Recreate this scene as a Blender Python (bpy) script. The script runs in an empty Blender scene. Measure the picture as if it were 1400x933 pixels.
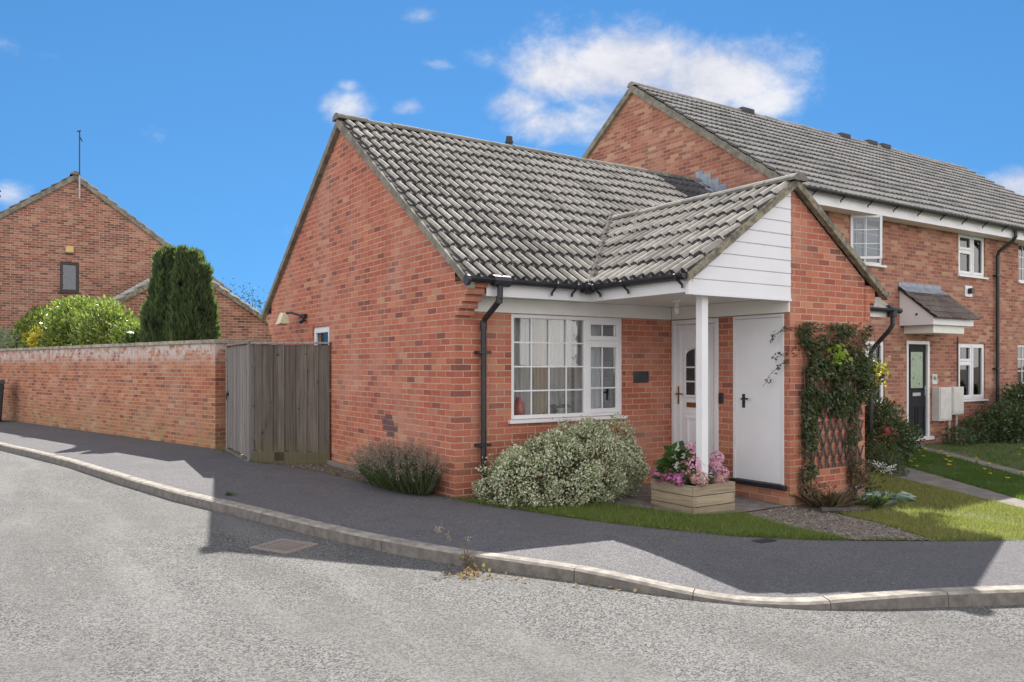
import bpy, bmesh, math, random
import numpy as np
from mathutils import Vector, noise as mnoise
from mathutils.geometry import tessellate_polygon
R = math.radians
random.seed(7)
rng = np.random.default_rng(11)
SC = bpy.context.scene
COL = SC.collection

# ------------------------------------------------------------------ materials
class NT:
    def __init__(s, name):
        s.m = bpy.data.materials.new(name); s.m.use_nodes = True
        s.t = s.m.node_tree; s.t.nodes.clear()
        s.out = s.n('ShaderNodeOutputMaterial')
    def n(s, typ, **kw):
        nd = s.t.nodes.new(typ)
        for k, v in kw.items():
            if isinstance(k, str) and hasattr(nd, k): setattr(nd, k, v)
            else: nd.inputs[k].default_value = v
        return nd
    def l(s, a, b): s.t.links.new(a, b)
    def setv(s, nd, **kw):
        for k, v in kw.items(): nd.inputs[k.replace('_', ' ')].default_value = v
def c4(c): return (c[0], c[1], c[2], 1.0)
def ramp(nt, fac, stops, interp='LINEAR'):
    r = nt.n('ShaderNodeValToRGB'); cr = r.color_ramp; cr.interpolation = interp
    while len(cr.elements) < len(stops): cr.elements.new(0.5)
    for e, (p, c) in zip(cr.elements, stops): e.position = p; e.color = c4(c)
    nt.l(fac, r.inputs[0]); return r.outputs[0]
def noise(nt, vec, scale, detail=4, rough=0.55, dist=0.0):
    nd = nt.n('ShaderNodeTexNoise'); nd.inputs['Scale'].default_value = scale
    nd.inputs['Detail'].default_value = detail; nd.inputs['Roughness'].default_value = rough
    nd.inputs['Distortion'].default_value = dist
    if vec is not None: nt.l(vec, nd.inputs['Vector'])
    return nd.outputs['Fac']
def mix(nt, fac, a, b, mode='MIX'):
    nd = nt.n('ShaderNodeMix'); nd.data_type = 'RGBA'; nd.blend_type = mode
    for s, v in ((0, fac), (6, a), (7, b)):
        if hasattr(v, 'is_linked') or hasattr(v, 'links'): nt.l(v, nd.inputs[s])
        else: nd.inputs[s].default_value = v if s == 0 else c4(v)
    return nd.outputs[2]
def math_(nt, op, a, b=0.0, c=None):
    nd = nt.n('ShaderNodeMath'); nd.operation = op
    for i, v in enumerate((a, b, c)):
        if v is None: continue
        if hasattr(v, 'links'): nt.l(v, nd.inputs[i])
        else: nd.inputs[i].default_value = v
    return nd.outputs[0]
def mrange(nt, v, a, b, c=0.0, d=1.0, smooth=True):
    nd = nt.n('ShaderNodeMapRange'); nd.interpolation_type = 'SMOOTHSTEP' if smooth else 'LINEAR'
    nt.l(v, nd.inputs[0])
    for i, x in enumerate((a, b, c, d)): nd.inputs[i + 1].default_value = x
    return nd.outputs[0]
def bump(nt, h, strength=0.3, dist=0.01):
    b = nt.n('ShaderNodeBump'); b.inputs['Strength'].default_value = strength; b.inputs['Distance'].default_value = dist
    nt.l(h, b.inputs['Height']); return b.outputs[0]
def principled(nt, col, rough=0.7, metal=0.0, spec=0.5, normal=None):
    p = nt.n('ShaderNodeBsdfPrincipled')
    if hasattr(col, 'links'): nt.l(col, p.inputs['Base Color'])
    else: p.inputs['Base Color'].default_value = c4(col)
    if hasattr(rough, 'links'): nt.l(rough, p.inputs['Roughness'])
    else: p.inputs['Roughness'].default_value = rough
    p.inputs['Metallic'].default_value = metal
    p.inputs['Specular IOR Level'].default_value = spec
    if normal is not None: nt.l(normal, p.inputs['Normal'])
    return p
def objco(nt): return nt.n('ShaderNodeTexCoord').outputs['Object']
def uvco(nt): return nt.n('ShaderNodeTexCoord').outputs['UV']

def plain(name, a, b=None, rough=0.6, scale=6, bscale=60, bst=0.15, bd=0.004, metal=0.0, spec=0.5, stretch=None, lo=0.35, hi=0.65):
    nt = NT(name); v = objco(nt)
    if stretch:
        mp = nt.n('ShaderNodeMapping'); mp.inputs['Scale'].default_value = stretch; nt.l(v, mp.inputs[0]); v = mp.outputs[0]
    if b is None: b = tuple(x * 0.82 for x in a)
    f = mrange(nt, noise(nt, v, scale, 6, 0.6), lo, hi)
    col = mix(nt, f, a, b)
    nrm = bump(nt, noise(nt, v, bscale, 3), bst, bd) if bst else None
    nt.l(principled(nt, col, rough, metal, spec, nrm).outputs[0], nt.out.inputs[0])
    return nt.m

def brick(name, stops, mortar, weather=(0.55, 0.36, 0.28), wamt=0.25, efflo=None, moss=None, bw=0.225, rh=0.075):
    nt = NT(name); uv = uvco(nt); v = objco(nt)
    wob = nt.n('ShaderNodeTexNoise'); wob.inputs['Scale'].default_value = 9; nt.l(uv, wob.inputs['Vector'])
    wv = nt.n('ShaderNodeVectorMath'); wv.operation = 'MULTIPLY_ADD'; nt.l(wob.outputs['Color'], wv.inputs[0])
    wv.inputs[1].default_value = (0.008, 0.008, 0); nt.l(uv, wv.inputs[2])
    b = nt.n('ShaderNodeTexBrick'); b.offset = 0.5; b.squash = 1.0
    nt.l(wv.outputs[0], b.inputs['Vector'])
    nt.setv(b, Color1=(0, 0, 0, 1), Color2=(1, 1, 1, 1), Mortar=(0.5, 0.5, 0.5, 1), Scale=1.0, Mortar_Size=0.0066, Mortar_Smooth=0.35, Bias=0.0, Brick_Width=bw, Row_Height=rh)
    bc = ramp(nt, b.outputs['Color'], stops)
    spk = noise(nt, v, 55, 5, 0.7)
    bc = mix(nt, mrange(nt, spk, 0.35, 0.7, 0.0, 0.38), bc, tuple(0.62 * x for x in stops[len(stops) // 2][1]), 'MIX')
    big = noise(nt, v, 1.1, 5, 0.6)
    bc = mix(nt, mrange(nt, big, 0.42, 0.72, 0.0, wamt), bc, weather)
    mt = mix(nt, mrange(nt, noise(nt, v, 3, 3), 0.3, 0.7), mortar, tuple(0.72 * x for x in mortar))
    col = mix(nt, b.outputs['Fac'], bc, mt)
    z = nt.n('ShaderNodeSeparateXYZ'); nt.l(v, z.inputs[0])
    if efflo:   # whitish salts in a band near the top, streaky
        lo, hi, amt = efflo
        m = mrange(nt, z.outputs[2], lo, hi)
        st = mrange(nt, noise(nt, uv, 4.5, 6, 0.75), 0.40, 0.58)
        col = mix(nt, math_(nt, 'MULTIPLY', math_(nt, 'MULTIPLY', m, st), amt), col, (0.55, 0.50, 0.47))
    if moss:
        lo, hi, amt = moss
        m = mrange(nt, z.outputs[2], hi, lo)
        st = mrange(nt, noise(nt, uv, 2.5, 5, 0.7), 0.35, 0.65)
        col = mix(nt, math_(nt, 'MULTIPLY', math_(nt, 'MULTIPLY', m, st), amt), col, (0.30, 0.24, 0.11))
    h = math_(nt, 'SUBTRACT', 1.0, b.outputs['Fac'])
    h = math_(nt, 'ADD', h, math_(nt, 'MULTIPLY', spk, 0.35))
    nt.l(principled(nt, col, 0.88, 0, 0.25, bump(nt, h, 0.55, 0.006)).outputs[0], nt.out.inputs[0])
    return nt.m

def leafmat(name, cols, rough=0.5, trans=0.35, spec=0.4):
    nt = NT(name); g = nt.n('ShaderNodeNewGeometry')
    st = [(i / max(1, len(cols) - 1), c) for i, c in enumerate(cols)]
    col = ramp(nt, g.outputs['Random Per Island'], st)
    p = principled(nt, col, rough, 0, spec)
    t = nt.n('ShaderNodeBsdfTranslucent'); nt.l(mix(nt, 0.5, col, (0.35, 0.5, 0.08)), t.inputs[0])
    ms = nt.n('ShaderNodeMixShader'); ms.inputs[0].default_value = trans
    nt.l(p.outputs[0], ms.inputs[1]); nt.l(t.outputs[0], ms.inputs[2]); nt.l(ms.outputs[0], nt.out.inputs[0])
    return nt.m

def glassmat(name, tint=(0.75, 0.8, 0.8), refl=0.07, dirt_shade=0.03):
    nt = NT(name)
    tr = nt.n('ShaderNodeBsdfTransparent'); tr.inputs[0].default_value = c4(tint)
    gl = nt.n('ShaderNodeBsdfGlossy'); gl.inputs['Roughness'].default_value = 0.015
    v = objco(nt); nt.l(bump(nt, noise(nt, v, 1.3, 1), 0.10, 0.05), gl.inputs['Normal'])
    fr = nt.n('ShaderNodeFresnel'); fr.inputs[0].default_value = 1.5
    f = math_(nt, 'ADD', math_(nt, 'MULTIPLY', fr.outputs[0], 1.5), refl - 0.05)
    ms = nt.n('ShaderNodeMixShader'); nt.l(f, ms.inputs[0]); nt.l(tr.outputs[0], ms.inputs[1]); nt.l(gl.outputs[0], ms.inputs[2])
    nt.l(ms.outputs[0], nt.out.inputs[0]); return nt.m

def asphalt(name, dark, mid, light, patch, scale=1.0, bst=0.5, fine=170, lo=0.34, hi=0.66, tracks=False):
    nt = NT(name); v = objco(nt)
    a = noise(nt, v, fine * scale, 3, 0.7)
    vo = nt.n('ShaderNodeTexVoronoi'); vo.inputs['Scale'].default_value = 95 * scale; nt.l(v, vo.inputs['Vector'])
    sp = nt.n('ShaderNodeSeparateColor'); nt.l(vo.outputs['Color'], sp.inputs[0])
    sepf = math_(nt, 'ADD', math_(nt, 'MULTIPLY', a, 0.62), math_(nt, 'MULTIPLY', sp.outputs[0], 0.38))
    col = ramp(nt, sepf, [(lo, dark), (0.5, mid), (hi, light)])
    big = mrange(nt, noise(nt, v, 0.55, 6, 0.6, 0.6), 0.36, 0.66)
    col = mix(nt, math_(nt, 'MULTIPLY', big, 0.55), col, patch)
    mid2 = mrange(nt, noise(nt, v, 3.2, 5, 0.65), 0.40, 0.75, 0.0, 0.35)
    col = mix(nt, mid2, col, tuple(x * 0.6 for x in mid))
    if tracks:   # worn, polished wheel tracks and dusty streaks running with the road
        mp = nt.n('ShaderNodeMapping'); mp.inputs['Rotation'].default_value = (0, 0, R(12)); mp.inputs['Scale'].default_value = (1.15, 0.26, 1); nt.l(v, mp.inputs[0])
        tk = noise(nt, mp.outputs[0], 0.9, 4, 0.55, 0.5)
        col = mix(nt, mrange(nt, tk, 0.46, 0.68, 0, 0.34), col, tuple(x * 1.10 for x in light)); col = mix(nt, mrange(nt, tk, 0.48, 0.28, 0, 0.45), col, tuple(x * 0.55 for x in mid))
        sp2 = noise(nt, v, 14, 2); col = mix(nt, mrange(nt, sp2, 0.74, 0.78, 0, 0.5), col, (0.04, 0.038, 0.036))
    nt.l(principled(nt, col, 0.9, 0, 0.3, bump(nt, sepf, bst, 0.008)).outputs[0], nt.out.inputs[0])
    return nt.m

def wood(name, a, b, stain=None, grain=(40, 40, 2), rough=0.85):
    nt = NT(name); v = objco(nt)
    mp = nt.n('ShaderNodeMapping'); mp.inputs['Scale'].default_value = grain; nt.l(v, mp.inputs[0])
    g = noise(nt, mp.outputs[0], 1.0, 7, 0.65, 0.4)
    col = mix(nt, mrange(nt, g, 0.32, 0.68), a, b)
    gi = nt.n('ShaderNodeNewGeometry'); oi = nt.n('ShaderNodeObjectInfo')
    rv = math_(nt, 'ADD', math_(nt, 'MULTIPLY', gi.outputs['Random Per Island'], 0.55), math_(nt, 'MULTIPLY', oi.outputs['Random'], 0.45))
    col = mix(nt, mrange(nt, rv, 0.15, 0.85, 0.0, 0.55), col, tuple(x * 0.55 for x in b))
    kn = mrange(nt, noise(nt, v, 7, 2), 0.66, 0.72)
    col = mix(nt, math_(nt, 'MULTIPLY', kn, 0.7), col, tuple(x * 0.35 for x in b))
    if stain:
        lo, hi, c = stain
        z = nt.n('ShaderNodeSeparateXYZ'); nt.l(v, z.inputs[0])
        st = mrange(nt, math_(nt, 'ADD', z.outputs[2], math_(nt, 'MULTIPLY', noise(nt, v, 6, 4), 0.3)), hi, lo)
        col = mix(nt, math_(nt, 'MULTIPLY', st, 0.75), col, c)
    nt.l(principled(nt, col, rough, 0, 0.25, bump(nt, g, 0.35, 0.004)).outputs[0], nt.out.inputs[0])
    return nt.m

def tilemat(name, base, pale, dark, lich, k=1.0):
    nt = NT(name); v = objco(nt)
    g = nt.n('ShaderNodeNewGeometry')
    f = noise(nt, v, 9, 6, 0.7)
    col = mix(nt, mrange(nt, f, 0.35, 0.68), base, pale)
    col = mix(nt, mrange(nt, noise(nt, v, 28, 4, 0.7), 0.60, 0.70, 0, 0.8), col, dark)
    col = mix(nt, mrange(nt, noise(nt, v, 42, 3, 0.6), 0.66, 0.73, 0, 0.75 * k), col, lich)
    ri = g.outputs['Random Per Island']
    col = mix(nt, mrange(nt, ri, 0.55, 1.0, 0, 0.45), col, tuple(x * 0.55 for x in base)); col = mix(nt, mrange(nt, ri, 0.30, 0.0, 0, 0.35), col, tuple(min(0.6, x * 1.1) for x in pale))
    col = mix(nt, mrange(nt, noise(nt, v, 0.9, 5, 0.65), 0.45, 0.7, 0, 0.5), col, tuple(x * 0.55 for x in base))
    col = mix(nt, mrange(nt, noise(nt, v, 3.2, 5, 0.7), 0.62, 0.72, 0, 0.6 * k), col, tuple(min(0.6, x * 1.15) for x in lich))
    nt.l(principled(nt, col, 0.9, 0, 0.2, bump(nt, noise(nt, v, 130, 3), 0.3, 0.004)).outputs[0], nt.out.inputs[0])
    return nt.m

RED = [(0.0, (0.20, 0.080, 0.066)), (0.08, (0.27, 0.085, 0.066)), (0.16, (0.38, 0.112, 0.076)), (0.5, (0.445, 0.140, 0.090)), (0.85, (0.49, 0.168, 0.104)), (0.96, (0.52, 0.205, 0.12)), (1.0, (0.52, 0.27, 0.165))]
BRN = [(0.0, (0.21, 0.088, 0.070)), (0.25, (0.29, 0.110, 0.080)), (0.55, (0.37, 0.145, 0.098)), (0.8, (0.42, 0.185, 0.12)), (1.0, (0.50, 0.30, 0.20))]
ORG = [(0.0, (0.17, 0.075, 0.062)), (0.12, (0.27, 0.095, 0.070)), (0.25, (0.36, 0.122, 0.070)), (0.6, (0.42, 0.158, 0.086)), (0.9, (0.45, 0.20, 0.11)), (1.0, (0.50, 0.28, 0.18))]
FAR = [(0.0, (0.12, 0.058, 0.048)), (0.3, (0.23, 0.092, 0.065)), (0.65, (0.31, 0.13, 0.088)), (1.0, (0.42, 0.22, 0.15))]
MORT = (0.54, 0.385, 0.275)
MT = dict(
 brick=brick('red_facing_brick', RED, MORT, wamt=0.30, moss=(-0.15, 0.75, 0.30)),
 brick_terrace=brick('terrace_brick', BRN, (0.45, 0.33, 0.245), weather=(0.50, 0.34, 0.255), wamt=0.30),
 brick_wall=brick('garden_wall_brick', ORG, (0.54, 0.40, 0.29), wamt=0.25, efflo=(1.42, 1.80, 1.0), moss=(0.0, 0.95, 0.55)),
 brick_far=brick('far_house_brick', FAR, (0.56, 0.44, 0.34), wamt=0.2),
 white=plain('white_plastic', (0.76, 0.76, 0.775), (0.72, 0.72, 0.735), 0.35, 3, 30, 0.02),
 cream=plain('white_painted_board', (0.80, 0.785, 0.75), (0.74, 0.725, 0.69), 0.5, 2.5, 40, 0.05),
 clad=plain('white_cladding', (0.70, 0.70, 0.725), (0.67, 0.67, 0.695), 0.4, 2, 30, 0.03),
 doorwhite=plain('white_painted_door', (0.80, 0.80, 0.83), (0.76, 0.76, 0.79), 0.42, 2, 30, 0.03),
 black=plain('black_plastic', (0.016, 0.017, 0.022), (0.026, 0.027, 0.032), 0.42, 5, 40, 0.05),
 slate=plain('black_slate', (0.03, 0.032, 0.04), (0.045, 0.047, 0.055), 0.5, 12, 60, 0.2),
 darkdoor=plain('dark_door_paint', (0.012, 0.012, 0.017), (0.016, 0.016, 0.022), 0.6, 4, 40, 0.06, spec=0.2),
 darkframe=plain('dark_brown_frame', (0.022, 0.014, 0.014), (0.03, 0.02, 0.019), 0.4, 5, 40, 0.06),
 brass=plain('aged_brass', (0.32, 0.20, 0.07), (0.24, 0.14, 0.05), 0.35, 8, 50, 0.05, metal=0.8),
 chrome=plain('grey_metal', (0.45, 0.46, 0.47), (0.36, 0.37, 0.38), 0.35, 8, 50, 0.05, metal=0.7),
 galv=plain('galvanised_pole', (0.42, 0.43, 0.44), (0.34, 0.34, 0.34), 0.5, 8, 50, 0.05, metal=0.4),
 verge=plain('mortar_verge', (0.25, 0.235, 0.195), (0.14, 0.132, 0.105), 0.9, 7, 60, 0.5, 0.01),
 verge_old=plain('lichen_verge', (0.30, 0.27, 0.19), (0.115, 0.105, 0.085), 0.95, 14, 60, 0.7, 0.015),
 lead=plain('lead_flashing', (0.30, 0.34, 0.40), (0.20, 0.23, 0.28), 0.5, 9, 40, 0.4, 0.01),
 tile=tilemat('weathered_roof_tile', (0.31, 0.292, 0.262), (0.47, 0.445, 0.40), (0.05, 0.048, 0.045), (0.58, 0.55, 0.48)),
 tile_grey=tilemat('grey_roof_tile', (0.23, 0.222, 0.21), (0.33, 0.322, 0.305), (0.09, 0.088, 0.085), (0.42, 0.40, 0.33), 0.5),
 tile_algae_shade=tilemat('algae_and_shade_tile', (0.050, 0.049, 0.050), (0.085, 0.082, 0.08), (0.028, 0.027, 0.027), (0.42, 0.40, 0.35), 0.5),  # algae tone, with the shade of pans and lips put into the colour
 tile_grey_grime_shade=tilemat('grime_and_shade_grey_tile', (0.062, 0.061, 0.06), (0.095, 0.093, 0.09), (0.04, 0.04, 0.04), (0.4, 0.39, 0.34), 0.4),  # terrace version: grime tone with pan and lip shade put into the colour
 tile_new=tilemat('dark_new_tile', (0.07, 0.07, 0.075), (0.10, 0.10, 0.105), (0.04, 0.04, 0.04), (0.14, 0.14, 0.14), 0.3),
 tile_brown=tilemat('brown_roof_tile', (0.13, 0.105, 0.095), (0.18, 0.15, 0.135), (0.06, 0.05, 0.045), (0.22, 0.2, 0.17), 0.4),
 ridge=tilemat('weathered_ridge_tile', (0.13, 0.124, 0.11), (0.22, 0.21, 0.185), (0.035, 0.033, 0.03), (0.46, 0.40, 0.30)),
 debris=plain('valley_debris', (0.035, 0.03, 0.026), (0.16, 0.10, 0.06), 0.95, 30, 60, 0.8, 0.02, lo=0.5, hi=0.7),
 road=asphalt('weathered_asphalt', (0.025, 0.025, 0.025), (0.135, 0.132, 0.126), (0.205, 0.201, 0.193), (0.125, 0.122, 0.116), bst=1.0, fine=105, lo=0.36, hi=0.66, tracks=True),
 pave=asphalt('footway_asphalt', (0.062, 0.060, 0.064), (0.114, 0.110, 0.116), (0.178, 0.173, 0.175), (0.096, 0.092, 0.098), 1.1, 0.45, 170, lo=0.36, hi=0.66),
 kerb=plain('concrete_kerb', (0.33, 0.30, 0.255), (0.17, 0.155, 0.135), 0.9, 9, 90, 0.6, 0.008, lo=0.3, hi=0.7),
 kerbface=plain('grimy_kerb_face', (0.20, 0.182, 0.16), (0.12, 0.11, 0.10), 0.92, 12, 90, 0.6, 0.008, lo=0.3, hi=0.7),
 conc=plain('path_concrete', (0.20, 0.18, 0.16), (0.14, 0.125, 0.11), 0.9, 4, 90, 0.4, 0.006),
 conc2=plain('front_path_concrete', (0.22, 0.195, 0.175), (0.14, 0.12, 0.105), 0.92, 6, 80, 0.5, 0.008),
 coping=plain('concrete_coping', (0.40, 0.36, 0.29), (0.21, 0.19, 0.15), 0.92, 6, 80, 0.5, 0.008),
 soil=plain('bare_soil', (0.16, 0.125, 0.10), (0.09, 0.07, 0.055), 0.95, 14, 60, 0.9, 0.03),
 gravel=asphalt('brown_gravel', (0.07, 0.055, 0.048), (0.16, 0.135, 0.115), (0.34, 0.30, 0.265), (0.19, 0.15, 0.12), 0.45, 1.0, 130),
 turf=plain('turf_soil', (0.06, 0.085, 0.025), (0.12, 0.115, 0.05), 0.95, 5, 70, 0.8, 0.02),
 glass=glassmat('window_glass', (0.92, 0.94, 0.94), 0.06),
 glass_far=glassmat('far_window_glass', (0.6, 0.65, 0.70), 0.07),
 fence=wood('weathered_fence_wood', (0.20, 0.170, 0.145), (0.10, 0.083, 0.072), stain=(0.05, 0.62, (0.115, 0.105, 0.045)), grain=(45, 45, 1.6)),
 gatewood=wood('silvered_gate_wood', (0.40, 0.37, 0.34), (0.20, 0.182, 0.168), grain=(50, 50, 1.5)),
 planterw=wood('softwood_planter_board', (0.42, 0.35, 0.25), (0.26, 0.20, 0.135), grain=(2.2, 2.2, 45)),
 curtain=plain('grey_voile', (0.62, 0.58, 0.56), (0.46, 0.43, 0.42), 0.9, 3, 60, 0.1, stretch=(12, 12, 0.4)),
 tan_reflect=plain('tan_reflection_drape', (0.56, 0.43, 0.31), (0.48, 0.36, 0.26), 0.9, 3, 60, 0.1, stretch=(12, 12, 0.4)),
 curtainw=plain('white_net', (0.75, 0.76, 0.80), (0.6, 0.61, 0.65), 0.9, 3, 60, 0.1, stretch=(12, 12, 0.4)),
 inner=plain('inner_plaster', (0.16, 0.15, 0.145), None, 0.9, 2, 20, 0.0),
 blind=plain('obscured_glass', (0.085, 0.125, 0.21), (0.11, 0.155, 0.25), 0.7, 6, 60, 0.0),
 greenglass=plain('etched_green_glass', (0.22, 0.30, 0.20), (0.30, 0.37, 0.26), 0.25, 20, 60, 0.2),
 cabinet=plain('meter_box_plastic', (0.62, 0.60, 0.57), (0.54, 0.52, 0.49), 0.55, 6, 40, 0.06),
 lampcream=plain('cream_lamp_shade', (0.75, 0.68, 0.50), (0.68, 0.60, 0.43), 0.4, 6, 40, 0.04),
 boxyellow=plain('yellowed_alarm_box', (0.62, 0.45, 0.18), (0.5, 0.36, 0.14), 0.5, 8, 40, 0.05),
 redglass=plain('red_glaze', (0.65, 0.10, 0.07), (0.5, 0.08, 0.06), 0.2, 4, 30, 0.0),
 iron=plain('rusty_iron', (0.27, 0.25, 0.235), (0.30, 0.22, 0.17), 0.6, 18, 60, 0.3, metal=0.2),
 void=plain('drain_dark', (0.02, 0.02, 0.02), None, 0.9, 5, 20, 0.0),
 bark=plain('bark', (0.14, 0.10, 0.075), (0.075, 0.055, 0.042), 0.95, 12, 50, 0.8, 0.02, stretch=(3, 3, 0.6)),
 trellis=plain('dark_trellis_wood', (0.05, 0.043, 0.04), (0.08, 0.07, 0.065), 0.8, 10, 60, 0.2),
 patchb=plain('dark_infill_brick', (0.10, 0.07, 0.075), (0.16, 0.085, 0.075), 0.9, 14, 60, 0.5),
 paint=plain('white_number_plate', (0.62, 0.63, 0.60), None, 0.4, 5, 30, 0.0),
 ink=plain('dark_green_numeral', (0.04, 0.075, 0.075), None, 0.5, 5, 30, 0.0),
 bin=plain('black_bin_plastic', (0.018, 0.018, 0.02), (0.026, 0.026, 0.028), 0.45, 6, 60, 0.1),
 bulb=plain('opal_bulb', (0.75, 0.72, 0.64), None, 0.3, 5, 30, 0.0),
 coir=plain('coir_liner', (0.10, 0.065, 0.04), (0.05, 0.035, 0.025), 0.95, 30, 80, 0.8, 0.01),
 # foliage
 grass=leafmat('lawn_blades', [(0.06, 0.115, 0.022), (0.10, 0.165, 0.034), (0.16, 0.20, 0.05), (0.30, 0.27, 0.12)], 0.55, 0.4, 0.3),
 grass_dry=leafmat('dry_lawn_blades', [(0.13, 0.145, 0.04), (0.21, 0.21, 0.06), (0.30, 0.275, 0.105), (0.40, 0.35, 0.165)], 0.6, 0.42, 0.25),
 grass_lush=leafmat('lush_lawn_blades', [(0.03, 0.075, 0.014), (0.045, 0.105, 0.02), (0.075, 0.14, 0.028)], 0.55, 0.4, 0.3),
 laurel=leafmat('glossy_laurel_leaf', [(0.025, 0.055, 0.014), (0.06, 0.11, 0.02), (0.20, 0.26, 0.045), (0.42, 0.42, 0.09)], 0.22, 0.42, 0.6),
 laurel_dark=leafmat('dark_glossy_leaf', [(0.022, 0.045, 0.018), (0.04, 0.075, 0.025), (0.07, 0.11, 0.035)], 0.3, 0.25, 0.5),
 yellowleaf=leafmat('golden_leaf', [(0.45, 0.33, 0.03), (0.60, 0.42, 0.04), (0.38, 0.36, 0.05)], 0.4, 0.4),
 silverleaf=leafmat('silvery_leaf', [(0.16, 0.21, 0.12), (0.28, 0.33, 0.20), (0.40, 0.43, 0.30)], 0.5, 0.3),
 conifer=leafmat('cypress_spray', [(0.035, 0.058, 0.032), (0.058, 0.090, 0.045), (0.085, 0.122, 0.06), (0.125, 0.175, 0.08)], 0.65, 0.3, 0.25),
 varieg=leafmat('variegated_leaf', [(0.08, 0.115, 0.045), (0.30, 0.34, 0.18), (0.56, 0.57, 0.40), (0.66, 0.66, 0.50), (0.74, 0.73, 0.60)], 0.5, 0.25),
 lavender=leafmat('lavender_stem', [(0.035, 0.055, 0.028), (0.07, 0.09, 0.05), (0.13, 0.15, 0.095)], 0.7, 0.25, 0.2),
 lavflower=leafmat('spent_lavender_head', [(0.16, 0.12, 0.11), (0.25, 0.20, 0.18), (0.33, 0.27, 0.24)], 0.85, 0.2, 0.1),
 hydleaf=leafmat('hydrangea_leaf', [(0.025, 0.062, 0.02), (0.045, 0.10, 0.03), (0.07, 0.14, 0.04)], 0.7, 0.3, 0.15),
 hydpink=leafmat('pink_floret', [(0.66, 0.20, 0.42), (0.76, 0.34, 0.54), (0.82, 0.50, 0.62), (0.85, 0.64, 0.68)], 0.6, 0.3, 0.2),
 hydmag=leafmat('magenta_floret', [(0.60, 0.12, 0.42), (0.70, 0.22, 0.52), (0.78, 0.42, 0.66)], 0.6, 0.3, 0.2),
 hydfade=leafmat('faded_floret', [(0.50, 0.27, 0.24), (0.62, 0.42, 0.34), (0.60, 0.22, 0.34), (0.66, 0.52, 0.40)], 0.6, 0.3, 0.2),
 ivy=leafmat('climber_leaf', [(0.022, 0.036, 0.020), (0.042, 0.060, 0.032), (0.068, 0.088, 0.045), (0.13, 0.135, 0.075)], 0.42, 0.25, 0.4),
 ivybrown=leafmat('withered_leaf', [(0.10, 0.065, 0.05), (0.17, 0.115, 0.085), (0.22, 0.17, 0.11)], 0.85, 0.2, 0.1),
 shrub=leafmat('dark_shrub_leaf', [(0.018, 0.036, 0.016), (0.03, 0.055, 0.022), (0.055, 0.085, 0.035), (0.09, 0.12, 0.05)], 0.4, 0.22, 0.4),
 limeleaf=leafmat('lime_leaf', [(0.20, 0.34, 0.04), (0.32, 0.45, 0.07), (0.42, 0.52, 0.10)], 0.45, 0.4),
 glauc=leafmat('glaucous_leaf', [(0.24, 0.38, 0.30), (0.36, 0.48, 0.40), (0.50, 0.58, 0.50)], 0.45, 0.25),
 whitepetal=leafmat('white_petal', [(0.72, 0.70, 0.72), (0.8, 0.78, 0.8), (0.66, 0.62, 0.68)], 0.6, 0.3),
 bluepetal=leafmat('violet_petal', [(0.28, 0.26, 0.55), (0.45, 0.42, 0.68)], 0.6, 0.3),
 redpetal=leafmat('red_petal', [(0.42, 0.03, 0.06), (0.55, 0.06, 0.10)], 0.6, 0.3),
 yellowpetal=leafmat('yellow_petal', [(0.75, 0.58, 0.03), (0.82, 0.66, 0.06)], 0.6, 0.3),
 deadleaf=leafmat('dead_leaf', [(0.20, 0.10, 0.06), (0.30, 0.17, 0.11), (0.38, 0.27, 0.19), (0.36, 0.28, 0.07)], 0.8, 0.2, 0.2),
 farleaf=leafmat('far_tree_leaf', [(0.05, 0.075, 0.07), (0.075, 0.10, 0.09)], 0.7, 0.08, 0.2),
 litter=leafmat('chip', [(0.10, 0.08, 0.065), (0.17, 0.14, 0.115), (0.34, 0.30, 0.26)], 0.9, 0.0, 0.2),
)

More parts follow.
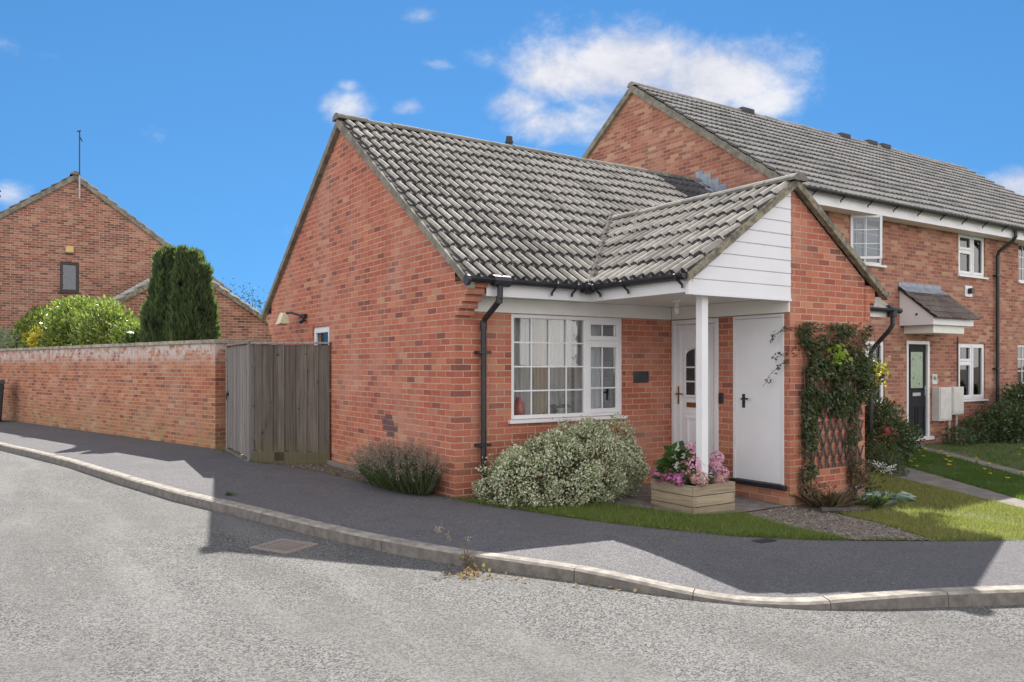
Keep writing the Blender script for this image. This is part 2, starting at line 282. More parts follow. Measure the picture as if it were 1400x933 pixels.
# ------------------------------------------------------------------ mesh builder
class MB:
    def __init__(s): s.v = []; s.f = []; s.mi = []; s.udir = None
    def add(s, vs, fs, mi=0):
        b = len(s.v); s.v.extend([tuple(p) for p in vs])
        for f in fs: s.f.append([i + b for i in f]); s.mi.append(mi)
        return s
    def box(s, x0, x1, y0, y1, z0, z1, mi=0):
        if x0 > x1: x0, x1 = x1, x0
        if y0 > y1: y0, y1 = y1, y0
        vs = [(x, y, z) for z in (z0, z1) for y in (y0, y1) for x in (x0, x1)]
        return s.add(vs, [(0, 2, 3, 1), (4, 5, 7, 6), (0, 1, 5, 4), (2, 6, 7, 3), (0, 4, 6, 2), (1, 3, 7, 5)], mi)
    def ubox(s, fr, u0, u1, n0, n1, z0, z1, mi=0):
        if u0 > u1: u0, u1 = u1, u0
        if n0 > n1: n0, n1 = n1, n0
        vs = [fr.p(u, n, z) for z in (z0, z1) for n in (n0, n1) for u in (u0, u1)]
        fs = [(0, 2, 3, 1), (4, 5, 7, 6), (0, 1, 5, 4), (2, 6, 7, 3), (0, 4, 6, 2), (1, 3, 7, 5)]
        if fr.det < 0: fs = [tuple(reversed(f)) for f in fs]
        return s.add(vs, fs, mi)
    def prism(s, poly, vec, mi=0):
        vec = Vector(vec); n = len(poly); a = [Vector(p) for p in poly]
        nrm = Vector((0, 0, 0))
        for i in range(n): nrm += a[i].cross(a[(i + 1) % n])
        if nrm.dot(vec) > 0: a.reverse()
        vs = a + [p + vec for p in a]
        fs = [list(range(n)), list(range(2 * n - 1, n - 1, -1))] + [[i, i + n, (i + 1) % n + n, (i + 1) % n] for i in range(n)]
        return s.add(vs, fs, mi)
    def tube(s, pts, r, k=8, mi=0, cap=True):
        pts = [Vector(p) for p in pts]; rs = r if isinstance(r, (list, tuple)) else [r] * len(pts)
        rings = []; ref = None
        for i, p in enumerate(pts):
            t = (pts[min(i + 1, len(pts) - 1)] - pts[max(i - 1, 0)]).normalized()
            if ref is None: ref = Vector((0, 0, 1)) if abs(t.z) < 0.9 else Vector((1, 0, 0))
            a = t.cross(ref).normalized(); b = t.cross(a).normalized(); ref = -b if False else ref
            rings.append([p + (a * math.cos(2 * math.pi * j / k) + b * math.sin(2 * math.pi * j / k)) * rs[i] for j in range(k)])
        vs = [q for rg in rings for q in rg]; fs = []
        for i in range(len(pts) - 1):
            for j in range(k):
                fs.append((i * k + j, i * k + (j + 1) % k, (i + 1) * k + (j + 1) % k, (i + 1) * k + j))
        if cap: fs.append(list(range(k - 1, -1, -1))); fs.append([(len(pts) - 1) * k + j for j in range(k)])
        return s.add(vs, fs, mi)
    def lathe(s, c, prof, k=16, mi=0):
        vs = []; fs = []
        for (r, z) in prof:
            for j in range(k): vs.append((c[0] + r * math.cos(2 * math.pi * j / k), c[1] + r * math.sin(2 * math.pi * j / k), c[2] + z))
        for i in range(len(prof) - 1):
            for j in range(k): fs.append((i * k + j, i * k + (j + 1) % k, (i + 1) * k + (j + 1) % k, (i + 1) * k + j))
        fs.append(list(range(k - 1, -1, -1))); fs.append([(len(prof) - 1) * k + j for j in range(k)])
        return s.add(vs, fs, mi)
    def wall(s, fr, outer, holes=(), depth=0.11, mi=0):
        """skin wall in frame fr at n=0; outer/holes as (u,z); holes get reveals going in by depth"""
        loops = [[Vector((u, z, 0)) for u, z in outer]] + [[Vector((u, z, 0)) for u, z in h] for h in holes]
        flat = [p for lp in loops for p in lp]
        vs = [fr.p(p.x, 0, p.y) for p in flat]
        N = Vector(fr.n3())
        for t in tessellate_polygon(loops):
            a, b, c = (Vector(vs[i]) for i in t)
            tri = tuple(t) if (b - a).cross(c - a).dot(N) > 0 else tuple(reversed(t))
            s.add([vs[i] for i in tri], [(0, 1, 2)], mi)
        for h in holes:
            m = len(h); cu = sum(p[0] for p in h) / m; cz = sum(p[1] for p in h) / m
            for i in range(m):
                (ua, za), (ub, zb) = h[i], h[(i + 1) % m]
                q = [fr.p(ua, 0, za), fr.p(ub, 0, zb), fr.p(ub, -depth, zb), fr.p(ua, -depth, za)]
                nn = (Vector(q[1]) - Vector(q[0])).cross(Vector(q[2]) - Vector(q[0]))
                if nn.dot(Vector(fr.p(cu, -depth / 2, cz)) - Vector(q[0])) < 0: q.reverse()
                s.add(q, [(0, 1, 2, 3)], mi)
        return s
    def build(s, name, mats, parent=None, smooth=False, bevel=0.0, org=None):
        if not isinstance(mats, (list, tuple)): mats = [mats]
        o3 = np.array(ORG_[parent.name] if parent is not None else (org or (0, 0, 0)), dtype=float)
        V = np.array(s.v, dtype=float)
        me = bpy.data.meshes.new(name)
        me.from_pydata((V - o3).tolist(), [], s.f)
        for m in mats: me.materials.append(m)
        me.polygons.foreach_set('material_index', s.mi)
        if smooth: me.polygons.foreach_set('use_smooth', [True] * len(s.f))
        uv = me.uv_layers.new(name='UVMap'); me.update()
        dat = np.zeros(len(me.loops) * 2); ud = s.udir
        for p in me.polygons:
            n = p.normal; ax, ay, az = abs(n.x), abs(n.y), abs(n.z)
            for li in p.loop_indices:
                q = V[me.loops[li].vertex_index]
                if az > ax and az > ay and az > 0.75: a, b = q[0], q[1]
                elif ud is not None and abs(n.x * ud[0] + n.y * ud[1]) < 0.6: a, b = q[0] * ud[0] + q[1] * ud[1], q[2]
                elif ay >= ax: a, b = q[0], q[2]
                else: a, b = q[1] + 0.1125, q[2]
                dat[2 * li] = a; dat[2 * li + 1] = b
        uv.data.foreach_set('uv', dat)
        ob = bpy.data.objects.new(name, me); COL.objects.link(ob)
        if parent is not None: ob.parent = parent; ORG_[ob.name] = tuple(o3)
        else: ob.location = tuple(o3); ORG_[ob.name] = tuple(o3)
        if bevel:
            b = ob.modifiers.new('Bevel', 'BEVEL'); b.width = bevel; b.segments = 2; b.limit_method = 'ANGLE'
        return ob
ORG_ = {}
class FR:
    """wall frame: origin, unit u (along the wall) and n (outwards), in plan"""
    def __init__(s, o, u, n): s.o, s.u, s.n = o, u, n; s.det = u[0] * n[1] - u[1] * n[0]
    def p(s, u, n, z): return (s.o[0] + u * s.u[0] + n * s.n[0], s.o[1] + u * s.u[1] + n * s.n[1], z)
    def n3(s): return (s.n[0], s.n[1], 0)
def thing(name, loc, label, cat, group=None):
    o = bpy.data.objects.new(name, None); COL.objects.link(o); o.location = loc; o.empty_display_size = 0.2
    ORG_[o.name] = tuple(loc); tag(o, label, cat, group); return o
def tag(o, label, cat, group=None):
    o['label'] = label; o['category'] = cat
    if group: o['group'] = group
    return o
def struct(o): o['kind'] = 'structure'; return o
def stuff(o): o['kind'] = 'stuff'; return o
def copy_tree(o, parent=None):
    c = o.copy(); COL.objects.link(c); c.parent = parent
    for ch in list(o.children): copy_tree(ch, c)
    return c
def npmesh(name, V, F, mat, parent=None, org=None, smooth=False):
    o3 = np.array(ORG_[parent.name] if parent is not None else (org or (0, 0, 0)), dtype=float)
    me = bpy.data.meshes.new(name); V = np.asarray(V) - o3; F = np.asarray(F, dtype=np.int32); k = F.shape[1]
    me.vertices.add(len(V)); me.vertices.foreach_set('co', V.ravel().astype(np.float32))
    me.loops.add(F.size); me.loops.foreach_set('vertex_index', F.ravel())
    me.polygons.add(len(F)); me.polygons.foreach_set('loop_start', np.arange(0, F.size, k, dtype=np.int32))
    me.polygons.foreach_set('loop_total', np.full(len(F), k, dtype=np.int32))
    if smooth: me.polygons.foreach_set('use_smooth', np.ones(len(F), dtype=bool))
    me.materials.append(mat); me.update(calc_edges=True); me.validate()
    ob = bpy.data.objects.new(name, me); COL.objects.link(ob)
    if parent is not None: ob.parent = parent
    else: ob.location = tuple(o3)
    ORG_[ob.name] = tuple(o3); return ob
def unit(a): return a / np.maximum(np.linalg.norm(a, axis=-1, keepdims=True), 1e-9)
def leaves(C, D, L, W, fold=0.25, up=None, droop=0.0):
    """C centres (base), D directions; diamond leaves folded on the midrib -> V,F(tri)"""
    n = len(C); D = unit(D); r = unit(rng.normal(size=(n, 3)) if up is None else up + 0.35 * rng.normal(size=(n, 3)))
    S = unit(np.cross(D, r)); N = np.cross(S, D)
    L = np.broadcast_to(np.asarray(L, dtype=float).reshape(-1, 1), (n, 1)) * rng.uniform(0.7, 1.25, (n, 1)); W = np.broadcast_to(np.asarray(W, dtype=float).reshape(-1, 1), (n, 1)) * rng.uniform(0.7, 1.25, (n, 1))
    mid = C + D * L * 0.45 + N * W * fold
    V = np.stack([C, mid + S * W * 0.5, C + D * L - np.array([0, 0, 1.0]) * droop * L, mid - S * W * 0.5], axis=1).reshape(-1, 3)
    i = np.arange(n)[:, None] * 4
    F = np.concatenate([i + np.array([[0, 1, 2]]), i + np.array([[0, 2, 3]])], axis=0)
    return V, F
def nz(P, s, seed=0.0): return np.array([mnoise.noise(Vector((p[0] * s + seed, p[1] * s + seed * 1.7, p[2] * s))) for p in P])
def blobs(balls, n, shell=(0.72, 1.05), rough=0.18, fs=3.0, seed=1.0, zmin=None):
    """points near the skin of a union of ellipsoids, with their outward directions"""
    vol = np.array([b[3] * b[4] + b[4] * b[5] + b[3] * b[5] for b in balls]); vol = vol / vol.sum()
    P, D = [], []
    for b, w in zip(balls, vol):
        m = int(n * w * 1.6); d = unit(rng.normal(size=(m, 3))); c = np.array(b[:3]); rr = np.array(b[3:6])
        P.append(c + d * rr * rng.uniform(*shell, (m, 1))); D.append(unit(d / rr))
    P = np.concatenate(P); D = np.concatenate(D)
    keep = np.ones(len(P), bool)
    for b in balls:
        q = np.linalg.norm((P - np.array(b[:3])) / np.array(b[3:6]), axis=1); keep &= q > shell[0] * 0.97
    P, D = P[keep], D[keep]
    f = nz(P, fs, seed); P = P + D * (f[:, None] * rough)
    k2 = rng.uniform(size=len(P)) < np.clip(0.75 + f * 1.3, 0.12, 1)
    P, D = P[k2], D[k2]
    if zmin is not None: P = P.copy(); k3 = P[:, 2] > zmin; P, D = P[k3], D[k3]
    return P, D
def inpoly(P, poly):
    x, y = P[:, 0], P[:, 1]; c = np.zeros(len(P), bool); n = len(poly)
    for i in range(n):
        x1, y1 = poly[i][:2]; x2, y2 = poly[(i + 1) % n][:2]
        if y1 == y2: continue
        c ^= ((y1 > y) != (y2 > y)) & (x < (x2 - x1) * (y - y1) / (y2 - y1) + x1)
    return c

# ------------------------------------------------------------------ ground
def zg(x, y): return -0.03 * min(max(x + 1, 0), 6) + 0.02 * min(max(y, -4), 0)
def zgv(P): return -0.03 * np.clip(P[:, 0] + 1, 0, 6) + 0.02 * np.clip(P[:, 1], -4, 0)
def dip(x, y): return -0.070 * math.exp(-((x - 0.05) ** 2 + (y + 4.15) ** 2) / 0.7)
def sheet(name, poly, off, mat, grid=None, fn=None):
    bm = bmesh.new(); vs = [bm.verts.new((p[0], p[1], 0)) for p in poly]
    for t in tessellate_polygon([[Vector((p[0], p[1], 0)) for p in poly]]):
        try: bm.faces.new([vs[i] for i in t])
        except ValueError: pass
    cuts = [((x, 0, 0), (1, 0, 0)) for x in (-1, 5)] + [((0, y, 0), (0, 1, 0)) for y in (-4, 0)]
    if grid:
        g, (gx0, gx1, gy0, gy1) = grid
        cuts += [((x, 0, 0), (1, 0, 0)) for x in np.arange(gx0, gx1, g)] + [((0, y, 0), (0, 1, 0)) for y in np.arange(gy0, gy1, g)]
    for co, no in cuts:
        bmesh.ops.bisect_plane(bm, geom=bm.verts[:] + bm.edges[:] + bm.faces[:], plane_co=co, plane_no=no)
    for v in bm.verts:
        v.co.z = zg(v.co.x, v.co.y) + off + (fn(v.co.x, v.co.y) if fn else 0)
    bmesh.ops.recalc_face_normals(bm, faces=bm.faces)
    for f in bm.faces:
        if f.normal.z < 0: f.normal_flip()
    me = bpy.data.meshes.new(name); bm.to_mesh(me); bm.free(); me.materials.append(mat)
    ob = bpy.data.objects.new(name, me); COL.objects.link(ob); ORG_[ob.name] = (0, 0, 0); return struct(ob)

KB = [(-9.5, 40.0), (-6.1, 20.0), (-4.14, 10.47), (-3.65, 8.36), (-3.21, 6.35), (-2.84, 4.0), (-2.48, 2.03), (-2.26, 1.15), (-2.05, 0.26), (-1.85, -0.49), (-1.64, -1.15), (-1.40, -1.78), (-1.15, -2.30), (-0.90, -2.70), (-0.65, -3.06), (-0.43, -3.44), (-0.21, -3.80), (0.04, -4.12), (0.36, -4.40), (0.82, -4.64), (1.28, -4.83), (2.0, -5.13), (3.4, -5.72), (6.0, -6.8), (12.0, -9.3), (30.0, -16.8)]
EDGE = [(-6.3, 27.9), (-3.97, 18.59), (-0.98, 6.9), (-0.98, 6.2), (-1.0, 4.55), (-0.72, 3.95), (-0.45, 2.6), (-0.38, 1.5), (-0.2, 0.71), (0.01, -0.05), (0.09, -0.46), (0.32, -1.0), (0.59, -1.62), (0.98, -2.27), (1.4, -2.82), (1.92, -3.22), (2.35, -3.46), (3.12, -3.83), (4.05, -4.22), (6.5, -5.22), (12, -7.5), (30, -15)]
big = MB(); big.add([(-900, -900, -0.55), (900, -900, -0.55), (900, 900, -0.55), (-900, 900, -0.55)], [(0, 1, 2, 3)])
struct(big.build('ground', MT['soil']))
sheet('road', [(-70, -60), (60, -60), (60, -10), (8, -7), (0, -3), (-1, 0), (-1.5, 3), (-3, 10), (-5, 20), (-9, 41), (-70, 41)], -0.10, MT['road'])
sheet('pavement', KB + EDGE[::-1], 0.0, MT['pave'], (0.3, (-1.6, 2.2, -5.2, -2.5)), dip)
sheet('garden_ground', EDGE + [(60, -27), (60, 60), (-8, 60)], -0.006, MT['turf'])
sheet('soil_strip', [(-1.0, 4.53), (-0.72, 3.95), (-0.45, 2.6), (-0.38, 1.5), (-0.2, 0.71), (0.01, -0.05), (0.02, 0.4), (0.02, 4.0), (-0.9, 4.6)], 0.004, MT['soil'])
sheet('bed_soil', [(0.02, -0.1), (0.2, -0.55), (0.55, -0.95), (1.2, -1.05), (1.45, -1.0), (1.5, 0.02), (0.02, 0.02)], 0.004, MT['soil'])
sheet('porch_path', [(1.45, 0.02), (1.41, -0.99), (1.66, -1.55), (1.85, -1.93), (2.46, -2.02), (3.41, -1.92), (3.41, 0.02)], 0.012, MT['conc2'])
sheet('gravel_path', [(2.40, -2.04), (3.42, -1.93), (3.5, -2.38), (3.42, -3.05), (3.10, -3.81), (2.35, -3.45), (2.24, -2.9)], 0.006, MT['gravel'])
sheet('house_path', [(8.9, 0.55), (7.46, -1.66), (6.53, -3.08), (5.55, -4.83), (4.95, -4.58), (5.94, -3.34), (6.48, -2.18), (7.22, -0.52), (8.0, 0.9)], 0.012, MT['conc'])
sheet('neighbour_path', [(12.3, 1.42), (11.5, 1.05), (9.45, -1.72), (7.4, -4.6), (7.0, -5.4), (6.3, -5.12), (6.9, -4.6), (8.80, -2.06), (10.77, 0.50), (11.3, 1.42)], 0.012, MT['conc'])

# kerb: stones along the pavement edge
def along(P, s0, step):
    d = [0]; 
    for a, b in zip(P, P[1:]): d.append(d[-1] + math.dist(a, b))
    out = []; s = s0
    while s < d[-1]:
        for i in range(len(P) - 1):
            if d[i] <= s <= d[i + 1]:
                t = (s - d[i]) / (d[i + 1] - d[i]); out.append((P[i][0] + (P[i + 1][0] - P[i][0]) * t, P[i][1] + (P[i + 1][1] - P[i][1]) * t)); break
        s += step
    return out
kp = along(KB, 0, 0.1)
def knorm(i):
    a = Vector(kp[max(i - 1, 0)]); b = Vector(kp[min(i + 1, len(kp) - 1)]); t = (b - a).normalized(); return Vector((t.y, -t.x))
kb = MB(); i = 0; krand = random.Random(3)
while i < len(kp) - 10:
    n = 9 if i < 190 or i > 430 else 9
    rings = []; jz = krand.uniform(-0.004, 0.004)
    for j in range(i, i + n + 1):
        p = Vector(kp[j]); nn = -knorm(j); 
        if nn.dot(Vector((-0.6, -0.8))) < 0: nn = -nn
        t = Vector((-nn.y, nn.x)); 
        sh = 0.0035 if j == i else (-0.0035 if j == i + n else 0)
        d2 = (Vector(kp[min(j + 1, len(kp) - 1)]) - Vector(kp[max(j - 1, 0)])).normalized()
        q = p + d2 * sh; zz = zg(p.x, p.y); zt = zz + dip(p.x, p.y) + 0.006 + jz
        prof = [(-0.002, zz - 0.14), (-0.002, zt), (0.098, zt - 0.002), (0.118, zt - 0.018), (0.127, zz - 0.14)]
        rings.append([(q.x + nn.x * a, q.y + nn.y * a, z) for a, z in prof])
    vs = [v for r_ in rings for v in r_]; k = 5; fs = []
    for a in range(len(rings) - 1):
        for b in range(k - 1): fs.append((a * k + b, a * k + b + 1, (a + 1) * k + b + 1, (a + 1) * k + b))
    nfc = len(fs); fs.append([0, 1, 2, 3, 4]); fs.append([(len(rings) - 1) * k + b for b in (4, 3, 2, 1, 0)])
    kb.add(vs, fs); i += n
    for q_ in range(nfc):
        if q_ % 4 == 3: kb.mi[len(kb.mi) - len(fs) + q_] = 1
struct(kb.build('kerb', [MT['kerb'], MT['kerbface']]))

# ------------------------------------------------------------------ roof tiles
def tiles(mb, P0, u, v, U, V, pitch=0.15, gauge=0.345, roll=0.058, mi=0, seed=1, lift=0.042, mifn=None, dirt_shade=None):
    P0, u, v = Vector(P0), Vector(u).normalized(), Vector(v).normalized(); n = u.cross(v).normalized()
    if n.z < 0: n = -n
    rr = random.Random(seed)
    sag = lambda x, y: 0.016 * mnoise.noise(Vector((x * 0.7 + seed, y * 0.6, 0.0)))
    nr = max(1, round(U / pitch)); pitch = U / nr; nc = max(1, round(V / gauge)); gauge = V / nc
    prof = [(0, 0), (0.44, 0), (0.49, 0.38), (0.56, 0.78), (0.64, 0.97), (0.70, 1.0), (0.76, 0.97), (0.84, 0.78), (0.91, 0.38)]
    for c in range(nc):
        for t0 in range(0, nr, 2):
            m = min(2, nr - t0); jz = rr.uniform(-0.003, 0.005); jv = rr.uniform(-0.006, 0.006); tl = rr.uniform(-0.004, 0.004)
            s = [((t0 + q + a) * pitch, h * roll) for q in range(m) for a, h in prof] + [((t0 + m) * pitch, 0.0)]
            rows = []
            for vv, hh in ((c * gauge - 0.055 + jv, -0.012), (c * gauge - 0.055 + jv, lift + jz), (c * gauge - 0.035 + jv, lift + 0.004 + jz), ((c + 1) * gauge + 0.02, 0.0)):
                rows.append([P0 + u * x + v * vv + n * (h + hh + sag(x, vv) + (tl if q_ > m * 4 and hh > 0 else 0)) for q_, (x, h) in enumerate(s)])
            w = len(s); vs = [p for r_ in rows for p in r_]
            fs = [(a * w + b, a * w + b + 1, (a + 1) * w + b + 1, (a + 1) * w + b) for a in range(3) for b in range(w - 1)]
            if u.cross(v).z < 0: fs = [tuple(reversed(f)) for f in fs]
            mid = mi if mifn is None else mifn((t0 + 1) * pitch, (c + 0.5) * gauge)
            if dirt_shade is None: mb.add(vs, fs, mid)
            else:
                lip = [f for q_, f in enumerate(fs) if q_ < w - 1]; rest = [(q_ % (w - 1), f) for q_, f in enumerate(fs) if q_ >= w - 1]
                pan = lambda k_: (k_ % 9) in ((0, 1, 8) if rr.random() < 0.75 else (0, 1))  # pan and roll foot get the darker tone, algae plus painted shade
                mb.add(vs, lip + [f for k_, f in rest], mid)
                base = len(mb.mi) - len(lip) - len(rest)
                for q_ in range(len(lip)): mb.mi[base + q_] = dirt_shade if mid == mi else mid
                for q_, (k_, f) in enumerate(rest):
                    if pan(k_) and mid == mi: mb.mi[base + len(lip) + q_] = dirt_shade
def ridge(mb, A, B, r=0.12, seg=0.45, seed=2, squash=0.75, mi=0):
    A, B = Vector(A), Vector(B); d = (B - A); L = d.length; d.normalize(); s = d.cross(Vector((0, 0, 1))).normalized(); rr = random.Random(seed)
    n = max(1, round(L / seg)); k = 9
    for i in range(n):
        a = A + d * (L * i / n - 0.02); b = A + d * (L * (i + 1) / n + 0.01); dz = rr.uniform(-0.006, 0.008); r0 = r * rr.uniform(0.97, 1.05)
        vs = []
        for p, q in ((a, r0 * 1.03), (b, r0)):
            for j in range(k):
                an = math.pi * j / (k - 1); vs.append(p + s * (math.cos(an) * q) + Vector((0, 0, math.sin(an) * q * squash + dz - 0.045)))
        fs = [(j, j + 1, k + j + 1, k + j) for j in range(k - 1)] + [list(range(k - 1, -1, -1)), list(range(k, 2 * k))]
        mb.add(vs, fs, mi)

# ------------------------------------------------------------------ windows
def window(parent, fr, u0, u1, z0, z1, cells, setb=-0.06, fw=0.05, mat='white', glass='glass', sill=True, bars='white', back=None, backd=0.16, name='window'):
    m = MB(); m.ubox(fr, u0, u0 + fw, setb - 0.03, setb + 0.03, z0, z1); m.ubox(fr, u1 - fw, u1, setb - 0.03, setb + 0.03, z0, z1)
    m.ubox(fr, u0 + fw, u1 - fw, setb - 0.03, setb + 0.03, z0, z0 + fw); m.ubox(fr, u0 + fw, u1 - fw, setb - 0.03, setb + 0.03, z1 - fw, z1)
    us = sorted({round(c[1], 3) for c in cells if c[1] < u1 - 0.1}); 
    for x in us: m.ubox(fr, x - fw * 0.55, x + fw * 0.55, setb - 0.03, setb + 0.027, z0 + fw, z1 - fw)
    for c in cells:
        if c[3] < z1 - 0.1:
            lo = c[0] + (fw if c[0] <= u0 + 0.01 else fw * 0.55); hi = c[1] - (fw if c[1] >= u1 - 0.01 else fw * 0.55)
            m.ubox(fr, lo, hi, setb - 0.03, setb + 0.024, c[3] - fw * 0.5, c[3] + fw * 0.5)
    fo = m.build(name, MT[mat], parent, bevel=0.006)
    for (a, b, c, d, nx, nzz, cas) in cells:
        ga = a + (fw if a <= u0 + 0.01 else fw * 0.55); gb = b - (fw if b >= u1 - 0.01 else fw * 0.55)
        gc = c + (fw if c <= z0 + 0.01 else fw * 0.5); gd = d - (fw if d >= z1 - 0.01 else fw * 0.5)
        if cas:
            k = MB(); w = 0.048
            k.ubox(fr, ga - 0.012, ga + w, setb + 0.004, setb + 0.042, gc - 0.012, gd + 0.012); k.ubox(fr, gb - w, gb + 0.012, setb + 0.004, setb + 0.042, gc - 0.012, gd + 0.012)
            k.ubox(fr, ga + w, gb - w, setb + 0.004, setb + 0.0415, gc - 0.012, gc + w); k.ubox(fr, ga + w, gb - w, setb + 0.004, setb + 0.0415, gd - w, gd + 0.012)
            k.build('casement', MT[mat], fo, bevel=0.006); ga += w; gb -= w; gc += w; gd -= w
        g = MB(); g.ubox(fr, ga - 0.004, gb + 0.004, setb - 0.012, setb - 0.002, gc - 0.004, gd + 0.004); g.build('pane', MT[glass], fo)
        if nx > 1 or nzz > 1:
            q = MB()
            for i in range(1, nx): x = ga + (gb - ga) * i / nx; q.ubox(fr, x - 0.009, x + 0.009, setb - 0.001, setb + 0.009, gc, gd)
            for i in range(1, nzz): z = gc + (gd - gc) * i / nzz; q.ubox(fr, ga, gb, setb - 0.001, setb + 0.0075, z - 0.009, z + 0.009)
            q.build('glazing_bars', MT[bars], fo)
    if sill:
        q = MB(); q.ubox(fr, u0 - 0.05, u1 + 0.05, setb - 0.02, 0.055, z0 - 0.045, z0 - 0.003); q.build('sill', MT[mat], fo, bevel=0.006)
    if back:
        drape(fr, u0 + 0.02, u1 - 0.02, -backd, z0 - 0.02, z1 + 0.02, back, parent=fo, name='blind' if back == 'blind' else 'curtain')
    return fo
def drape(fr, u0, u1, n, z0, z1, mat, parent=None, amp=0.018, fold=0.085, name='curtain', seed=4, org=None):
    k = max(8, int((u1 - u0) / 0.012)); m = MB(); rr = random.Random(seed); vs = []
    if mat == 'blind': amp = 0.0
    for z in (z0, (z0 + z1) / 2, z1):
        for i in range(k + 1):
            u = u0 + (u1 - u0) * i / k; vs.append(fr.p(u, n + amp * math.sin(2 * math.pi * u / fold + 1.3 * math.sin(u * 7)) * (1.2 if z < z1 else 0.8), z))
    w = k + 1; fs = [(a * w + b, a * w + b + 1, (a + 1) * w + b + 1, (a + 1) * w + b) for a in range(2) for b in range(k)]
    m.add(vs, fs); return m.build(name, MT[mat], parent, smooth=True, org=org)

# ================================================================== BUNGALOW
BG = thing('bungalow', (0, 0, 0), 'red brick bungalow with mossy pantiled roof, white porch gable and grid window', 'bungalow')
FW = FR((0, 0), (1, 0), (0, -1))          # front wall, faces the road
GW = FR((0, 0), (0, 1), (-1, 0))          # gable wall
SW = FR((3.4, 0), (0, 1), (-1, 0))        # porch side wall (faces west); u = Y
PF = FR((0, -1.94), (1, 0), (0, -1))      # store front gable
ZB = -0.4
def mz(y): return 5.14 - 0.712 * abs(y - 3.41)
def pz(x): return 3.63 - 0.69 * abs(x - 3.42)
w = MB()
w.wall(GW, [(0, ZB), (6.82, ZB), (6.82, mz(6.82) - 0.06), (3.41, 5.08), (0, mz(0) - 0.06)], [[(3.92, 1.12), (4.66, 1.12), (4.66, 2.10), (3.92, 2.10)]])
w.wall(FW, [(0, ZB), (3.4, ZB), (3.4, 2.5), (0, 2.5)], [[(0.77, 0.835), (2.52, 0.835), (2.52, 2.105), (0.77, 2.105)]], 0.12)
w.wall(SW, [(-1.94, ZB), (0, ZB), (0, 2.5), (-1.94, 2.5)], [[(-0.85, -0.04), (-0.02, -0.04), (-0.02, 2.095), (-0.85, 2.095)], [(-1.86, 0.06), (-1.09, 0.06), (-1.09, 2.095), (-1.86, 2.095)]], 0.09)
w.wall(PF, [(3.4, ZB), (4.88, ZB), (4.88, pz(4.88) - 0.06), (3.42, 3.57), (3.4, 3.56)])
w.wall(FR((4.88, 0), (0, 1), (1, 0)), [(-1.94, ZB), (0, ZB), (0, 2.5), (-1.94, 2.5)])
w.wall(FW, [(4.88, ZB), (7.86, ZB), (7.86, 2.4), (4.88, 2.4)])
w.wall(FR((7.86, 0), (0, 1), (1, 0)), [(0, ZB), (1.4, ZB), (1.4, 2.4), (0, 2.4)])
w.wall(FR((0, 6.82), (1, 0), (0, 1)), [(0, ZB), (7.5, ZB), (7.5, 2.5), (0, 2.5)])
# corbelled kneelers of the gable wall: front corner, rear corner, porch gable right
for i in range(5):
    z = 2.055 + i * 0.075
    w.box(0.0, 0.215, -0.075 * (i + 1) + (0.02 if i == 4 else 0), 0.0, z, z + 0.075 if i < 4 else 2.44)
    w.box(0.0, 0.215, 6.82, 6.82 + 0.07 * (i + 1), z, z + 0.075)
    if i in (0, 3): w.box(4.88, 4.98 + 0.035 * i, -1.952, -1.72, z, 2.28 if i == 0 else 2.50)
w.build('wall', MT['brick'], BG)
p = MB(); p.wall(FR((-0.004, 0), (0, 1), (-1, 0)), [(1.50, 0.545), (1.86, 0.545), (1.86, 0.62), (1.97, 0.62), (1.97, 0.77), (1.82, 0.77), (1.82, 0.845), (1.6, 0.845), (1.6, 0.77), (1.5, 0.77)])
p = MB()
for (y, z, l) in ((1.60, 0.545, .215), (1.50, 0.62, .215), (1.725, 0.62, .215), (1.62, 0.695, .215), (1.845, 0.695, .12), (1.66, 0.77, .215)):
    p.box(-0.005, 0.0, y, y + l, z + 0.004, z + 0.067)
p.build('infill_bricks', MT['patchb'], BG)
p = MB(); p.box(-0.07, -0.001, 2.2, 4.2, -0.2, 0.035); p.build('plinth_strip', MT['conc'], BG, bevel=0.008)

# main roof
rf = MB()
E0 = (-0.05, -0.345, mz(-0.345) - 0.015); sl = Vector((0, 3.755, 5.14 - mz(-0.345)))
def newt(x, y): return 1 if (x > 6.2 + 0.25 * (y < 2.6) and y > 2.15) else 0
tiles(rf, E0, (1, 0, 0), sl, 7.53, sl.length, mifn=newt, dirt_shade=2)
rf.add([(-0.05, 7.2, mz(7.2)), (7.5, 7.2, mz(7.2)), (7.5, 3.41, 5.14), (-0.05, 3.41, 5.14)], [(0, 1, 2, 3)])
rf.add([(7.48, 1.3, mz(1.3)), (7.48, -0.4, mz(-0.4)), (8.05, -0.4, mz(-0.4)), (8.05, 1.3, mz(1.3))], [(0, 1, 2, 3)])
rf.add([(-0.03, -0.38, mz(-0.4) - 0.03), (7.5, -0.38, mz(-0.4) - 0.03), (7.5, 3.41, 5.07), (-0.03, 3.41, 5.07)], [(3, 2, 1, 0)])
roof = rf.build('roof', [MT['tile'], MT['tile_new'], MT['tile_algae_shade']], BG)
rg = MB(); ridge(rg, (-0.08, 3.41, 5.17), (7.5, 3.41, 5.17)); rg.build('ridge_tiles', MT['ridge'], roof)
vg = MB()
for s, ye in ((-1, -0.42), (1, 7.24)):
    A = Vector((-0.075, 3.41, 5.135)); B = Vector((-0.075, ye, mz(ye) + 0.0))
    vg.prism([A + Vector((0, 0, 0.015)), B + Vector((0, 0, 0.015)), B + Vector((0, 0, -0.085)), A + Vector((0, 0, -0.11))], (0.085, 0, 0))
vg.build('verge', MT['verge'], roof)
